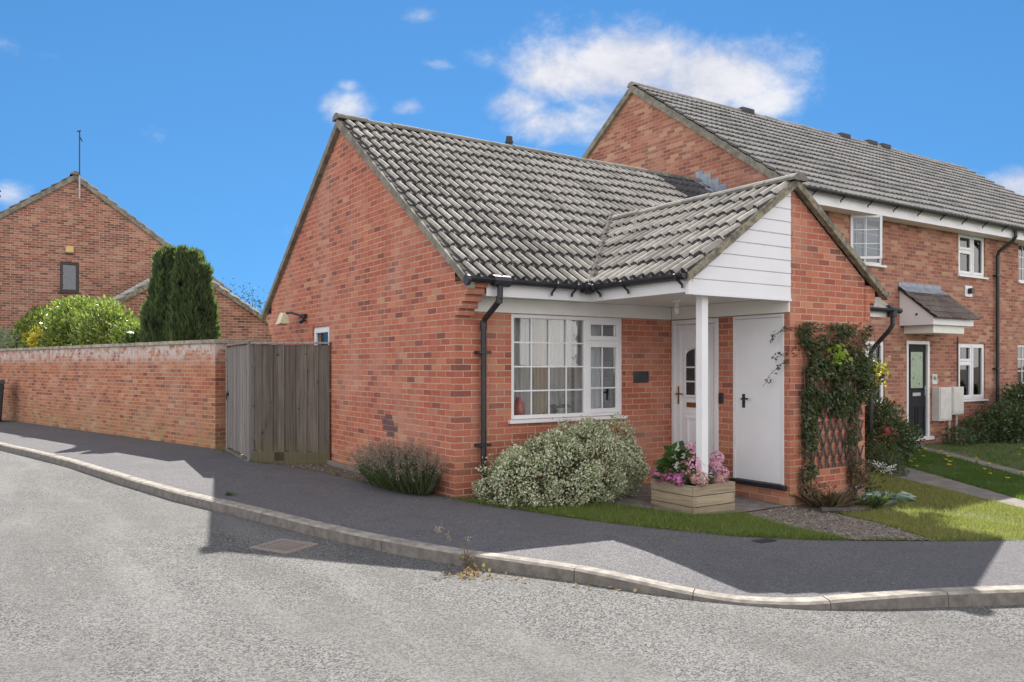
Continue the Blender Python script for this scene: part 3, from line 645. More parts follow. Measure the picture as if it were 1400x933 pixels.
vp = MB(); vp.tube([(3.31, 3.9, 4.6), (3.31, 3.9, 5.41)], 0.055, 10); vp.tube([(3.31, 3.9, 5.41), (3.31, 3.9, 5.44)], 0.075, 10); vp.tube([(3.31, 3.9, 5.44), (3.31, 3.9, 5.52)], 0.06, 10)
vp.build('vent_pipe', MT['tile_new'], roof, smooth=False)
ld = MB(); frm = Vector((7.36, 0, 0))
pts = []
for i in range(13):
    y = 3.45 - i * 0.2; pts.append(y)
for a, b in zip(pts, pts[1:]):
    za, zb = mz(a) + 0.06, mz(b) + 0.06
    ld.add([(7.30, a, za), (7.30, b, zb), (7.49, b, zb + 0.03), (7.49, a, za + 0.03), (7.49, a, za + 0.19), (7.49, b, za + 0.19)], [(0, 1, 2, 3), (3, 2, 5, 4)])
    ld.box(7.285, 7.33, b + 0.01, a - 0.01, zb + 0.012, zb + 0.05)
ld.build('lead_flashing', MT['lead'], roof)

# porch roof (cross gable)
pr = MB()
yf, yb = -2.0, 1.42; sv = Vector((1.75 * 1.0, 0, pz(3.42) - pz(1.67)))
tiles(pr, (1.715, yb, pz(1.715)), (0, -1, 0), (3.42 - 1.715, 0, pz(3.42) - pz(1.715)), yb - yf, math.hypot(1.705, 1.705 * 0.69), seed=5, dirt_shade=1)
tiles(pr, (5.20, yf, pz(5.20)), (0, 1, 0), (3.42 - 5.20, 0, pz(3.42) - pz(5.20)), yb - yf, math.hypot(1.78, pz(3.42) - pz(5.20)), seed=6, dirt_shade=1)
proof = pr.build('porch_roof', [MT['tile'], MT['tile_algae_shade']], BG)
rg = MB(); ridge(rg, (3.42, yf - 0.06, 3.675), (3.42, yb + 0.1, 3.675), seed=9); rg.build('ridge_tiles', MT['ridge'], proof)
vg = MB()
for xe in (1.66, 5.24):
    A = Vector((3.42, yf - 0.035, 3.64)); B = Vector((xe, yf - 0.035, pz(xe) + 0.01))
    vg.prism([A + Vector((0, 0, 0.03)), B + Vector((0, 0, 0.03)), B + Vector((0, 0, -0.055)), A + Vector((0, 0, -0.07))], (0, 0.075, 0))
vg.build('verge', MT['verge_old'], proof)
va = MB(); A = Vector((1.72, -0.38, 2.575)); B = Vector((3.42, 1.27, 3.745)); rr = random.Random(2)
for i in range(26):
    p0 = A.lerp(B, i / 26); p1 = A.lerp(B, (i + 1.1) / 26); wd = rr.uniform(0.03, 0.05); s = Vector((0.7, -0.7, 0)) * wd; hh = rr.uniform(0.02, 0.045)
    va.add([p0 - s, p1 - s, p1 + Vector((0, 0, hh)), p0 + Vector((0, 0, hh)), p0 + s, p1 + s], [(0, 1, 2, 3), (3, 2, 5, 4)])
va.build('valley', MT['debris'], roof)

# white boards
b = MB()
b.box(0.22, 1.7145, -0.335, -0.315, 2.262, 2.42); b.box(1.7145, 1.735, -1.95, -0.315, 2.262, 2.40)
b.build('fascia', MT['white'], BG, bevel=0.004)
b = MB(); b.box(4.9, 8.0, -0.335, -0.315, 2.275, 2.42); b.build('fascia', MT['white'], BG)
b = MB(); b.box(0.22, 1.72, -0.32, -0.02, 2.279, 2.29); b.box(1.73, 3.385, -1.93, -0.02, 2.279, 2.292); b.box(4.9, 8.0, -0.32, 0.0, 2.279, 2.29)
b.build('soffit', MT['cream'], BG)
b = MB(); b.box(0.216, 3.378, -0.026, -0.004, 2.108, 2.277); b.box(3.376, 3.396, -1.945, -0.03, 2.108, 2.277)
b.box(0.216, 3.37, -0.034, -0.026, 2.257, 2.277)
b.build('frieze_board', MT['cream'], BG, bevel=0.003)
cl = MB(); z = 2.262; nb = 9; H_ = (3.56 - z)
for i in range(nb):
    za, zb_ = z + i * 0.15, min(z + (i + 1) * 0.15, 3.55)
    xa = max(1.74, 3.42 - (3.54 - za) / 0.69); xb = max(1.74, 3.42 - (3.54 - zb_) / 0.69)
    if xb > 3.385: xb = 3.38
    y0 = -1.955
    cl.add([(xa, y0 - 0.005, za), (3.396, y0 - 0.005, za), (3.396, y0, zb_ - 0.012), (xb, y0, zb_ - 0.012), (xb, y0 + 0.01, zb_), (3.396, y0 + 0.01, zb_), (xa, y0 + 0.012, za), (3.396, y0 + 0.012, za)], [(0, 1, 2, 3), (3, 2, 5, 4), (0, 6, 7, 1)])
cl.box(1.715, 3.396, -1.972, -1.93, 2.235, 2.262); cl.box(1.70, 1.755, -1.974, -1.93, 2.236, 2.42)
cl.add([(1.74, -1.935, 2.26), (3.396, -1.935, 2.26), (3.396, -1.935, 3.52), (1.74, -1.935, 2.40)], [(0, 1, 2, 3)])
cl.build('gable_cladding', MT['clad'], BG)
b = MB(); b.box(2.058, 2.153, -1.83, -1.735, -0.16, 2.279); b.box(2.045, 2.166, -1.843, -1.722, 2.24, 2.278); b.build('post', MT['white'], BG, bevel=0.006)

# gutters: half round on brackets
def gutter(mb, A, B, r=0.056):
    A, B = Vector(A), Vector(B); d = (B - A).normalized(); s = d.cross(Vector((0, 0, 1))).normalized(); k = 8
    for rr_, flip in ((r, 0), (r - 0.006, 1)):
        vs = [p + s * (math.cos(math.pi * j / k) * rr_) - Vector((0, 0, math.sin(math.pi * j / k) * rr_)) for p in (A, B) for j in range(k + 1)]
        fs = [(j, j + 1, k + 2 + j, k + 1 + j) for j in range(k)]
        mb.add(vs, [tuple(reversed(f)) for f in fs] if flip else fs)
    for p in (A, B): mb.add([p + s * (math.cos(math.pi * j / k) * r) - Vector((0, 0, math.sin(math.pi * j / k) * r)) for j in range(k + 1)], [list(range(k + 1))])
def bracket(mb, p, s):
    p = Vector(p); s = Vector(s)
    mb.tube([p + s * 0.062 + Vector((0, 0, 0.005)), p + s * 0.045 + Vector((0, 0, -0.042)), p - Vector((0, 0, 0.063)), p - s * 0.055 - Vector((0, 0, 0.10)), p - s * 0.06 - Vector((0, 0, 0.135))], 0.014, 6)
gt = MB()
gutter(gt, (-0.10, -0.425, 2.455), (1.60, -0.425, 2.44)); gutter(gt, (1.625, -0.36, 2.44), (1.625, -2.0, 2.45))
gt.tube([(1.52, -0.425, 2.415), (1.635, -0.42, 2.41), (1.635, -0.30, 2.415)], 0.066, 8); gt.tube([(0.24, -0.425, 2.43), (0.46, -0.425, 2.428)], 0.064, 8)
for x in (1.1, 1.4): bracket(gt, (x, -0.425, 2.44), (0, -1, 0))
for y in (-0.55, -1.05, -1.9): bracket(gt, (1.625, y, 2.44), (-1, 0, 0))
gt.tube([(-0.105, -0.425, 2.42), (-0.07, -0.425, 2.42)], 0.062, 10)
gt.build('gutter', MT['black'], BG)
gt = MB(); gutter(gt, (5.225, -2.03, 2.43), (5.225, -0.4, 2.42)); gt.build('gutter', MT['black'], BG)
gt = MB(); gutter(gt, (5.32, -0.425, 2.42), (8.1, -0.425, 2.41)); gt.build('gutter', MT['black'], BG)
dp = MB(); dp.tube([(0.34, -0.425, 2.42), (0.34, -0.42, 2.24), (0.34, -0.38, 2.19), (0.34, -0.10, 2.02), (0.34, -0.07, 1.96), (0.34, -0.07, -0.03)], 0.034, 10)
dp.tube([(0.34, -0.07, 2.0), (0.34, -0.07, 1.9)], 0.041, 10); dp.tube([(0.34, -0.405, 2.26), (0.34, -0.405, 2.18)], 0.040, 10)
for z in (1.62, 0.55): dp.box(0.255, 0.425, -0.108, -0.001, z, z + 0.03)
dp.build('downpipe', MT['black'], BG, smooth=False)
dp = MB(); dp.tube([(8.02, -0.405, 2.38), (8.02, -0.41, 2.16), (8.0, -0.36, 2.06), (7.95, -0.13, 1.80), (7.94, -0.07, 1.70), (7.94, -0.07, -0.2)], 0.036, 10)
dp.tube([(8.02, -0.405, 2.42), (8.02, -0.405, 2.28)], 0.075, 8); dp.tube([(7.9, -0.4, 2.43), (8.25, -0.4, 2.39)], 0.05, 8); dp.box(7.80, 8.0, -0.115, -0.001, 1.0, 1.03)
dp.build('downpipe', MT['black'], BG)

# windows and doors
um = 0.77 + (2.52 - 0.77) * 0.655
wz = 0.835
win = window(BG, FW, 0.77, 2.52, wz, 2.105, [(0.77, um, wz, 2.105, 4, 4, 0), (um, 2.52, 1.79, 2.105, 2, 1, 1), (um, 2.52, wz, 1.79, 2, 3, 1)], setb=-0.045)
ib = MB(); ib.box(0.6, 2.7, 0.125, 0.22, 0.80, 0.845); ib.build('window_board', MT['cream'], win)
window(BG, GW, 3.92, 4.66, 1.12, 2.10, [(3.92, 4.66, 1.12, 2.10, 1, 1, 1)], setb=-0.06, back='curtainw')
# room behind the window
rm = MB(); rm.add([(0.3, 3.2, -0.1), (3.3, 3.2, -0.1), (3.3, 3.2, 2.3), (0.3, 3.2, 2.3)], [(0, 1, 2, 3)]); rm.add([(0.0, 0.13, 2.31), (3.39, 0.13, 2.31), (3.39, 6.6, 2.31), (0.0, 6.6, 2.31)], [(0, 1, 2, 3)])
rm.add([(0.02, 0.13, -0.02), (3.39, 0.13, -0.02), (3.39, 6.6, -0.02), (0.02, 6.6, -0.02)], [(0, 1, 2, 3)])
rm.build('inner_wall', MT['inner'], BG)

# front door (faces west, under the porch)
f = MB(); f.ubox(SW, -0.85, -0.79, -0.08, 0.015, -0.04, 2.095); f.ubox(SW, -0.08, -0.02, -0.08, 0.015, -0.04, 2.095); f.ubox(SW, -0.79, -0.08, -0.08, 0.015, 2.035, 2.095); f.ubox(SW, -0.79, -0.08, -0.08, 0.04, -0.04, 0.0)
d = MB(); d.ubox(SW, -0.785, -0.085, -0.075, -0.03, 0.003, 2.03)
def mould(mb, fr, u0, u1, z0, z1, n, w=0.022, t=0.014):
    mb.ubox(fr, u0, u1, n, n + t, z0, z0 + w); mb.ubox(fr, u0, u1, n, n + t, z1 - w, z1); mb.ubox(fr, u0, u0 + w, n, n + t - 0.001, z0 + w, z1 - w); mb.ubox(fr, u1 - w, u1, n, n + t - 0.001, z0 + w, z1 - w)
mould(d, SW, -0.74, -0.13, 0.06, 1.98, -0.03, 0.03, 0.012)
mould(d, SW, -0.64, -0.23, 0.10, 0.86, -0.03); mould(d, SW, -0.60, -0.27, 0.16, 0.80, -0.03, 0.03, 0.02)
mould(d, SW, -0.645, -0.225, 1.06, 1.74, -0.03, 0.03, 0.02)
door = d.build('front_door', MT['doorwhite'], BG, bevel=0.003)
f.build('door_frame', MT['white'], door, bevel=0.005)
gl = MB(); arc = [(-0.615, 1.09), (-0.255, 1.09)] + [(-0.435 + 0.18 * math.cos(a), 1.62 + 0.085 * math.sin(a)) for a in np.linspace(0, math.pi, 9)]
fl = FR((3.4 + 0.027, 0), (0, 1), (-1, 0)); gl.wall(fl, arc); gl.build('door_glass', MT['slate'], door)
q = MB(); q.ubox(SW, -0.444, -0.426, -0.026, -0.012, 1.09, 1.70)
for z in (1.27, 1.46): q.ubox(SW, -0.615, -0.255, -0.026, -0.0135, z - 0.01, z + 0.01)
q.build('glazing_bars', MT['white'], door)
q = MB(); q.ubox(SW, -0.60, -0.27, -0.03, -0.015, 0.925, 0.99); q.build('letter_plate', MT['brass'], door, bevel=0.004)
q = MB(); q.ubox(SW, -0.135, -0.105, -0.03, -0.018, 0.96, 1.20); q.tube([SW.p(-0.12, -0.02, 1.10), SW.p(-0.12, 0.03, 1.10), SW.p(-0.235, 0.03, 1.10)], 0.010, 8); q.build('handle', MT['brass'], door)
# store door
f = MB(); f.ubox(SW, -1.86, -1.825, -0.06, 0.006, 0.06, 2.095); f.ubox(SW, -1.125, -1.09, -0.06, 0.006, 0.06, 2.095); f.ubox(SW, -1.825, -1.125, -0.06, 0.006, 2.06, 2.095)
d = MB(); d.ubox(SW, -1.822, -1.128, -0.05, -0.006, 0.075, 2.057); sd = d.build('store_door', MT['doorwhite'], BG, bevel=0.003); f.build('door_frame', MT['white'], sd, bevel=0.003)
q = MB(); q.ubox(SW, -1.90, -1.06, -0.05, 0.055, 0.015, 0.072); q.build('threshold', MT['black'], sd, bevel=0.012)
q = MB(); q.ubox(SW, -1.275, -1.235, -0.006, 0.004, 0.96, 1.13); q.tube([SW.p(-1.255, 0, 1.07), SW.p(-1.255, 0.045, 1.07), SW.p(-1.36, 0.05, 1.075)], 0.011, 8); q.build('handle', MT['black'], sd)

# small things fixed to or standing in the bungalow
t = MB(); t.box(2.70, 2.97, -0.022, -0.003, 1.255, 1.405); tag(t.build('house_sign', MT['slate'], org=(2.83, 0, 1.25), bevel=0.018), 'small blank dark slate plaque on brick between grid window and front door', 'house sign')
t = MB(); t.ubox(SW, -0.935, -0.875, 0.002, 0.03, 1.0, 1.135); tag(t.build('doorbell', MT['black'], org=(3.39, -0.9, 1.0), bevel=0.008), 'slim black doorbell box on brick strip beside white front door', 'doorbell')
L = thing('porch_light', (2.55, -0.95, 2.279), 'small bare white bulb holder hanging from porch ceiling', 'ceiling light')
q = MB(); q.lathe((2.55, -0.95, 2.279), [(0.05, 0), (0.05, -0.025), (0.025, -0.03), (0.025, -0.085)], 12); q.build('holder', MT['cream'], L, smooth=True)
q = MB(); q.lathe((2.55, -0.95, 2.279), [(0.02, -0.086), (0.028, -0.10), (0.034, -0.135), (0.024, -0.165), (0.004, -0.175)], 12); q.build('bulb', MT['bulb'], L, smooth=True)
L = thing('security_light', (0, 5.05, 2.18), 'cream shaded security lamp on black bracket high on brick gable above gate', 'wall lamp')
q = MB(); q.tube([(0, 5.0, 2.30), (-0.06, 5.02, 2.30)], 0.036, 10); q.tube([(-0.05, 5.02, 2.30), (-0.16, 5.2, 2.36), (-0.22, 5.3, 2.36)], 0.019, 8); q.tube([(-0.03, 4.98, 2.24), (-0.10, 4.96, 2.19)], 0.03, 8); q.box(-0.06, -0.002, 4.90, 5.1, 2.27, 2.33); q.build('bracket', MT['black'], L)
q = MB(); a = (-0.24, 5.42); 
q.add([(a[0] - 0.05, a[1] - 0.13, 2.36), (a[0] + 0.05, a[1] - 0.13, 2.36), (a[0] + 0.05, a[1] + 0.0, 2.37), (a[0] - 0.05, a[1] + 0.0, 2.37), (a[0] - 0.10, a[1] - 0.14, 2.18), (a[0] + 0.07, a[1] - 0.14, 2.18), (a[0] + 0.07, a[1] + 0.10, 2.16), (a[0] - 0.10, a[1] + 0.10, 2.16)], [(0, 1, 2, 3), (4, 7, 6, 5), (0, 4, 5, 1), (1, 5, 6, 2), (2, 6, 7, 3), (3, 7, 4, 0)])
q.build('lamp_shade', MT['lampcream'], L, bevel=0.012)
# curtains, vase and orchid inside the window
tag(drape(FW, 0.72, 1.92, -0.30, 0.86, 2.16, 'curtain', name='curtain', org=(1.2, 0.30, 0.86)), 'grey voile curtain filling most of the large grid window', 'curtain', 'curtains in the bungalow window')
tag(drape(FW, 1.28, 1.50, -0.265, 0.86, 2.16, 'tan_reflect', fold=0.06, name='curtain', org=(1.4, 0.265, 0.86)), 'narrow tan drape added as the reflection of a house front in the grid window', 'curtain', 'curtains in the bungalow window')  # tan drape added to stand for the reflection of the house opposite
tag(drape(FW, 1.93, 2.36, -0.24, 0.86, 2.16, 'curtainw', fold=0.07, name='curtain', org=(2.2, 0.24, 0.86)), 'pale blue-white net behind the narrow opening casement', 'curtain', 'curtains in the bungalow window')
q = MB(); q.lathe((0.99, 0.17, 0.846), [(0.05, 0), (0.075, 0.02), (0.08, 0.10), (0.072, 0.17), (0.045, 0.205), (0.03, 0.23), (0.035, 0.25)], 18); tag(q.build('vase', MT['redglass'], smooth=True, org=(0.99, 0.17, 0.846)), 'round red glazed vase on the window board behind the lowest left pane', 'vase')
L = thing('orchid', (1.62, 0.17, 0.846), 'potted white orchid on the window board, low in the grid window', 'potted plant')
q = MB(); q.lathe((1.62, 0.17, 0.846), [(0.04, 0), (0.055, 0.09), (0.06, 0.10), (0.05, 0.095)], 14); q.build('pot', MT['cream'], L, smooth=True)
C = np.array([(1.62, 0.17, 0.94)] * 7); D = np.array([(math.cos(a), 0.5 * math.sin(a), 0.35) for a in np.linspace(0, 6.0, 7)]); V, F = leaves(C, D, 0.2, 0.055, up=np.array([0, 0, 1.0]), droop=0.3); npmesh('leaf_rosette', V, F, MT['hydleaf'], L)
q = MB(); q.tube([(1.62, 0.17, 0.94), (1.60, 0.17, 1.12), (1.52, 0.16, 1.2)], 0.004, 5); q.tube([(1.62, 0.17, 0.94), (1.66, 0.17, 1.10), (1.70, 0.16, 1.17)], 0.004, 5); q.build('stem', MT['shrub'], L)
C = np.array([(1.52 + rng.uniform(0, 0.2), 0.16, 1.13 + rng.uniform(0, 0.1)) for _ in range(40)]); V, F = leaves(C, rng.normal(size=(40, 3)), 0.035, 0.03); npmesh('blossom', V, F, MT['whitepetal'], L)

# ================================================================== TERRACE
TY = 1.45; TX0, TXP, TX1 = 7.5, 15.32, 21.25; RY, RZ = 5.3, 7.62
TF = FR((0, TY), (1, 0), (0, -1))
def tz(y): return RZ - 0.705 * abs(y - RY)
def house(name, x0, x1, label, holes, gable0, gable1, seed):
    T = thing(name, (x0, TY, -0.18), label, 'terraced house')
    w = MB(); w.wall(TF, [(x0, -0.45), (x1, -0.45), (x1, 4.6), (x0, 4.6)], holes, 0.1)
    yb = 2 * RY - TY
    for flag, x, s in ((gable0, x0, -1), (gable1, x1, 1)):
        if flag: w.wall(FR((x, 0), (0, 1), (s, 0)), [(TY, -0.45), (yb, -0.45), (yb, tz(yb) - 0.05), (RY, RZ - 0.05), (TY, tz(TY) - 0.05)])
    w.wall(FR((0, yb), (1, 0), (0, 1)), [(x0, -0.45), (x1, -0.45), (x1, 4.6), (x0, 4.6)])
    wob = w.build('wall', MT['brick_terrace'], T)
    r = MB(); ye = TY - 0.40; s = Vector((0, RY - ye, RZ - tz(ye)))
    tiles(r, (x0 - (0.05 if gable0 else 0), ye, tz(ye)), (1, 0, 0), s, x1 - x0 + (0.05 if gable0 else 0) + (0.05 if gable1 else 0), s.length, seed=seed, roll=0.045, dirt_shade=1)
    r.add([(x0 - 0.05, 2 * RY - ye, tz(ye)), (x1, 2 * RY - ye, tz(ye)), (x1, RY, RZ), (x0 - 0.05, RY, RZ)], [(0, 1, 2, 3)])
    r.add([(x0, ye, tz(ye) - 0.03), (x1, ye, tz(ye) - 0.03), (x1, RY, RZ - 0.05), (x0, RY, RZ - 0.05)], [(3, 2, 1, 0)])
    ro = r.build('roof', [MT['tile_grey'], MT['tile_grey_grime_shade']], T)
    g = MB(); ridge(g, (x0 - 0.06, RY, RZ + 0.03), (x1, RY, RZ + 0.03), seed=seed + 30); g.build('ridge_tiles', MT['tile_grey'], ro)
    if gable0:
        v = MB()
        for yy in (ye - 0.02, 2 * RY - ye):
            A = Vector((x0 - 0.075, RY, RZ)); B = Vector((x0 - 0.075, yy, tz(yy))); v.prism([A + Vector((0, 0, 0.015)), B + Vector((0, 0, 0.015)), B + Vector((0, 0, -0.12)), A + Vector((0, 0, -0.15))], (0.09, 0, 0))
        v.build('verge', MT['verge'], ro)
    b = MB(); b.box(x0 - 0.02, x1, ye + 0.055, ye + 0.075, 4.40, 4.66); b.build('fascia', MT['white'], T, bevel=0.004)
    b = MB(); b.box(x0, x1 - 0.002, ye + 0.076, TY - 0.024, 4.405, 4.42); b.build('soffit', MT['cream'], T)
    b = MB(); b.box(x0, x0 + (x1 - x0) * 0.55 - 0.003, TY - 0.024, TY - 0.003, 4.42, 4.60)
    b2 = MB()
    gu = MB(); gutter(gu, (x0 - 0.05, ye - 0.065, tz(ye) + 0.015), (x1, ye - 0.065, tz(ye) + 0.015), 0.06)
    x = x0 + 0.4
    while x < x1: bracket(gu, (x, ye - 0.06, tz(ye)), (0, -1, 0)); x += 0.85
    gu.build('gutter', MT['black'], T)
    return T, ro
UPZ0, UPZ1, DNZ0, DNZ1 = 3.50, 4.40, 0.72, 1.98
hol = [[(a, c), (b, c), (b, d), (a, d)] for a, b, c, d in ((9.62, 10.74, UPZ0, 4.44), (13.62, 14.78, UPZ0, 4.44), (9.65, 10.80, DNZ0, DNZ1), (13.62, 14.78, DNZ0, DNZ1), (11.58, 12.44, -0.05, 2.0))]
T1, R1 = house('terraced_house', TX0, TXP, 'end terraced brick house with dark front door under small tiled canopy', hol, True, False, 21)
hol2 = [[(a, c), (b, c), (b, d), (a, d)] for a, b, c, d in ((16.35, 17.5, UPZ0, 4.44), (16.30, 17.5, DNZ0, DNZ1))]
T2, R2 = house('terraced_house', TXP + 0.002, TX1, 'neighbouring terraced brick house at the picture edge with black barred ground window', hol2, False, True, 22)
for T, x0, x1 in ((T1, TX0 + 0.004, TXP - 0.03), (T2, TXP + 0.03, TX1)):
    b = MB(); xm = x0 + (x1 - x0) * 0.49
    b.box(x0, xm - 0.003, TY - 0.026, TY - 0.004, 4.40 - 0.0, 4.405 + 0.0); 
    b = MB(); b.box(x0, xm - 0.003, TY - 0.03, TY - 0.008, 4.445, 4.62); b.box(xm, x1, TY - 0.03, TY - 0.008, 4.445, 4.62); b.build('frieze_board', MT['cream'], T)
# windows of the first house
window(T1, TF, 9.62, 10.74, UPZ0, 4.44, [(9.62, 10.18, UPZ0, 4.44, 2, 3, 0), (10.18, 10.74, UPZ0, 4.44, 1, 3, 0)], glass='glass_far', back='inner')
window(T1, TF, 13.62, 14.78, UPZ0, 4.44, [(13.62, 14.24, 4.06, 4.44, 1, 1, 1), (13.62, 14.24, UPZ0, 4.06, 1, 1, 1), (14.24, 14.78, UPZ0, 4.44, 1, 1, 1)], glass='glass_far', back='inner')
window(T1, TF, 9.65, 10.80, DNZ0, DNZ1, [(9.65, 10.22, DNZ0, DNZ1, 1, 1, 0), (10.22, 10.80, DNZ0, DNZ1, 1, 1, 1)], glass='glass_far', back='inner')
window(T1, TF, 13.62, 14.78, DNZ0, DNZ1, [(13.62, 14.22, 1.56, DNZ1, 1, 1, 1), (13.62, 14.22, DNZ0, 1.56, 1, 1, 1), (14.22, 14.78, DNZ0, DNZ1, 1, 1, 1)], glass='glass_far', back='inner')
drape(TF, 13.85, 14.20, -0.14, DNZ0, DNZ1, 'curtainw', T1, fold=0.08); drape(TF, 14.28, 14.72, -0.14, DNZ0, DNZ1, 'curtain', T1, fold=0.12)
window(T2, TF, 16.35, 17.5, UPZ0, 4.44, [(16.35, 16.95, UPZ0, 4.44, 2, 3, 0), (16.95, 17.5, UPZ0, 4.44, 1, 1, 1)], glass='glass_far', back='inner')
window(T2, TF, 16.30, 17.5, DNZ0, DNZ1, [(16.30, 16.95, DNZ0, DNZ1, 2, 4, 0), (16.95, 17.5, DNZ0, DNZ1, 2, 4, 0)], glass='glass_far', back='inner')
# open casement of the upper left window, hinged on its left jamb
an = R(38); cfr = FR((9.64, TY + 0.01), (math.cos(an), -math.sin(an)), (-math.sin(an), -math.cos(an)))
k = MB(); w_, a0, a1 = 0.05, UPZ0 + 0.05, 4.40
k.ubox(cfr, 0, w_, 0, 0.045, a0, a1); k.ubox(cfr, 0.60 - w_, 0.60, 0, 0.045, a0, a1); k.ubox(cfr, w_, 0.60 - w_, 0, 0.044, a0, a0 + w_); k.ubox(cfr, w_, 0.60 - w_, 0, 0.044, a1 - w_, a1)
k.ubox(cfr, 0.292, 0.308, 0.012, 0.03, a0 + w_, a1 - w_)
for z in (a0 + 0.3, a0 + 0.57): k.ubox(cfr, w_, 0.60 - w_, 0.012, 0.0285, z - 0.009, z + 0.009)
oc = k.build('open_casement', MT['white'], T1, bevel=0.005)
g = MB(); g.ubox(cfr, w_, 0.60 - w_, 0.016, 0.024, a0 + w_, a1 - w_); g.build('pane', MT['glass_far'], oc)
# door
f = MB(); f.ubox(TF, 11.58, 11.64, -0.08, 0.012, -0.05, 2.0); f.ubox(TF, 12.36, 12.44, -0.08, 0.012, -0.05, 2.0); f.ubox(TF, 11.64, 12.36, -0.08, 0.012, 1.93, 2.0); f.ubox(TF, 11.55, 12.50, -0.08, 0.08, -0.09, -0.02)
d = MB(); d.ubox(TF, 11.645, 12.355, -0.075, -0.03, -0.015, 1.925)
for a, b_ in ((11.72, 11.96), (12.04, 12.28)): mould(d, TF, a, b_, 0.08, 0.62, -0.03, 0.02, 0.012)
mould(d, TF, 11.74, 12.26, 0.98, 1.80, -0.03, 0.03, 0.014)
dr = d.build('front_door', MT['darkdoor'], T1, bevel=0.004); f.build('door_frame', MT['white'], dr, bevel=0.004)
g = MB(); g.ubox(TF, 11.77, 12.23, -0.03, -0.024, 1.01, 1.77); g.build('door_glass', MT['greenglass'], dr)
for u, z in ((11.86, 1.62), (12.13, 1.66), (11.88, 1.22), (12.10, 1.10)): q = MB(); q.add([TF.p(u - 0.022, -0.022, z), TF.p(u, -0.022, z + 0.035), TF.p(u + 0.022, -0.022, z), TF.p(u, -0.022, z - 0.035)], [(0, 3, 2, 1)]); q.build('glass_motif', MT['ink'], dr)
q = MB(); q.ubox(TF, 11.84, 12.14, -0.03, -0.016, 0.84, 0.91); q.build('letter_plate', MT['chrome'], dr, bevel=0.003)
q = MB(); q.ubox(TF, 12.30, 12.335, -0.03, -0.016, 0.85, 1.05); q.tube([TF.p(12.32, -0.02, 0.98), TF.p(12.32, 0.02, 0.98), TF.p(12.22, 0.02, 0.98)], 0.01, 6); q.build('handle', MT['chrome'], dr)
# canopy over the door
cx0, cx1, yf_ = 11.32, 12.86, 0.74
cn = MB(); prof = [(TY, 2.30), (yf_, 2.30), (yf_, 2.45), (TY, 3.03)]
cn.prism([(cx0, y, z) for y, z in prof], (cx1 - cx0, 0, 0))
co = cn.build('door_canopy', MT['white'], T1, bevel=0.004)
c2 = MB(); c2.box(cx0 + 0.16, cx1 - 0.2, yf_ + 0.09, TY - 0.002, 2.14, 2.298); c2.build('canopy_soffit', MT['cream'], co, bevel=0.004)
c3 = MB(); s = Vector((0, TY - yf_ + 0.06, 3.09 - 2.47)); tiles(c3, (cx0 - 0.06, yf_ - 0.06, 2.47), (1, 0, 0), s, cx1 - cx0 + 0.12, s.length, pitch=0.15, gauge=0.20, roll=0.012, lift=0.02, seed=4)
c3.add([(cx0 - 0.06, yf_ - 0.06, 2.455), (cx1 + 0.06, yf_ - 0.06, 2.455), (cx1 + 0.06, TY, 3.07), (cx0 - 0.06, TY, 3.07)], [(3, 2, 1, 0)])
c3.build('canopy_tiles', MT['tile_brown'], co)
c4_ = MB(); c4_.add([(cx0 - 0.05, TY - 0.18, 2.99), (cx1 + 0.02, TY - 0.18, 2.99), (cx1 + 0.02, TY - 0.012, 3.125), (cx0 - 0.05, TY - 0.012, 3.125), (cx0 - 0.05, TY - 0.012, 3.2), (cx1 + 0.02, TY - 0.012, 3.2)], [(0, 1, 2, 3), (3, 2, 5, 4)]); c4_.build('lead_flashing', MT['lead'], co)
q = MB(); q.tube([(cx0 - 0.001, 1.08, 2.52), (cx0 - 0.02, 1.08, 2.52)], 0.022, 10); q.build('vent_hole', MT['void'], co)
# meter boxes, pipes, flue vent
for x0, x1, z0, z1 in ((12.53, 13.02, 0.30, 1.02), (13.06, 13.52, 0.42, 1.02)):
    q = MB(); q.ubox(TF, x0, x1, 0.002, 0.17, z0, z1); q.ubox(TF, x0 + 0.03, x1 - 0.03, 0.17, 0.182, z0 + 0.03, z1 - 0.03); q.build('meter_box', MT['cabinet'], T1, bevel=0.015)
q = MB(); q.tube([TF.p(13.12, 0.06, 0.42), TF.p(13.12, 0.06, -0.2)], 0.024, 8); q.tube([TF.p(13.42, 0.06, 0.42), TF.p(13.42, 0.06, -0.2)], 0.024, 8); q.build('meter_pipe', MT['cabinet'], T1)
q = MB(); q.tube([TF.p(13.56, 0.02, 1.02), TF.p(13.56, 0.02, 2.12)], 0.014, 6); q.build('cable_duct', MT['tile_brown'], T1)
q = MB(); q.ubox(TF, 13.86, 14.16, 0.002, 0.03, 3.02, 3.27); q.build('flue_plate', MT['white'], T1, bevel=0.01)
q = MB(); q.tube([TF.p(14.01, 0.02, 3.15), TF.p(14.01, 0.12, 3.15)], 0.065, 12); q.build('flue', MT['black'], T1)
q = MB(); ye = TY - 0.40; q.tube([(15.33, ye, 4.58), (15.33, ye, 4.44), (15.33, ye + 0.06, 4.34), (15.2, TY - 0.1, 4.12), (15.2, TY - 0.07, 4.02), (15.2, TY - 0.07, 0.0)], 0.04, 10); q.box(15.1, 15.3, TY - 0.115, TY - 0.001, 3.55, 3.58); q.box(15.1, 15.3, TY - 0.115, TY - 0.001, 1.4, 1.43); q.build('downpipe', MT['black'], T1)
q = MB(); q.tube([(8.9, TY - 0.03, 4.42), (8.9, TY - 0.03, 4.2), (8.82, TY - 0.03, 4.08), (8.82, TY - 0.03, 3.6)], 0.02, 6); q.build('cable_duct', MT['tile_brown'], T1)
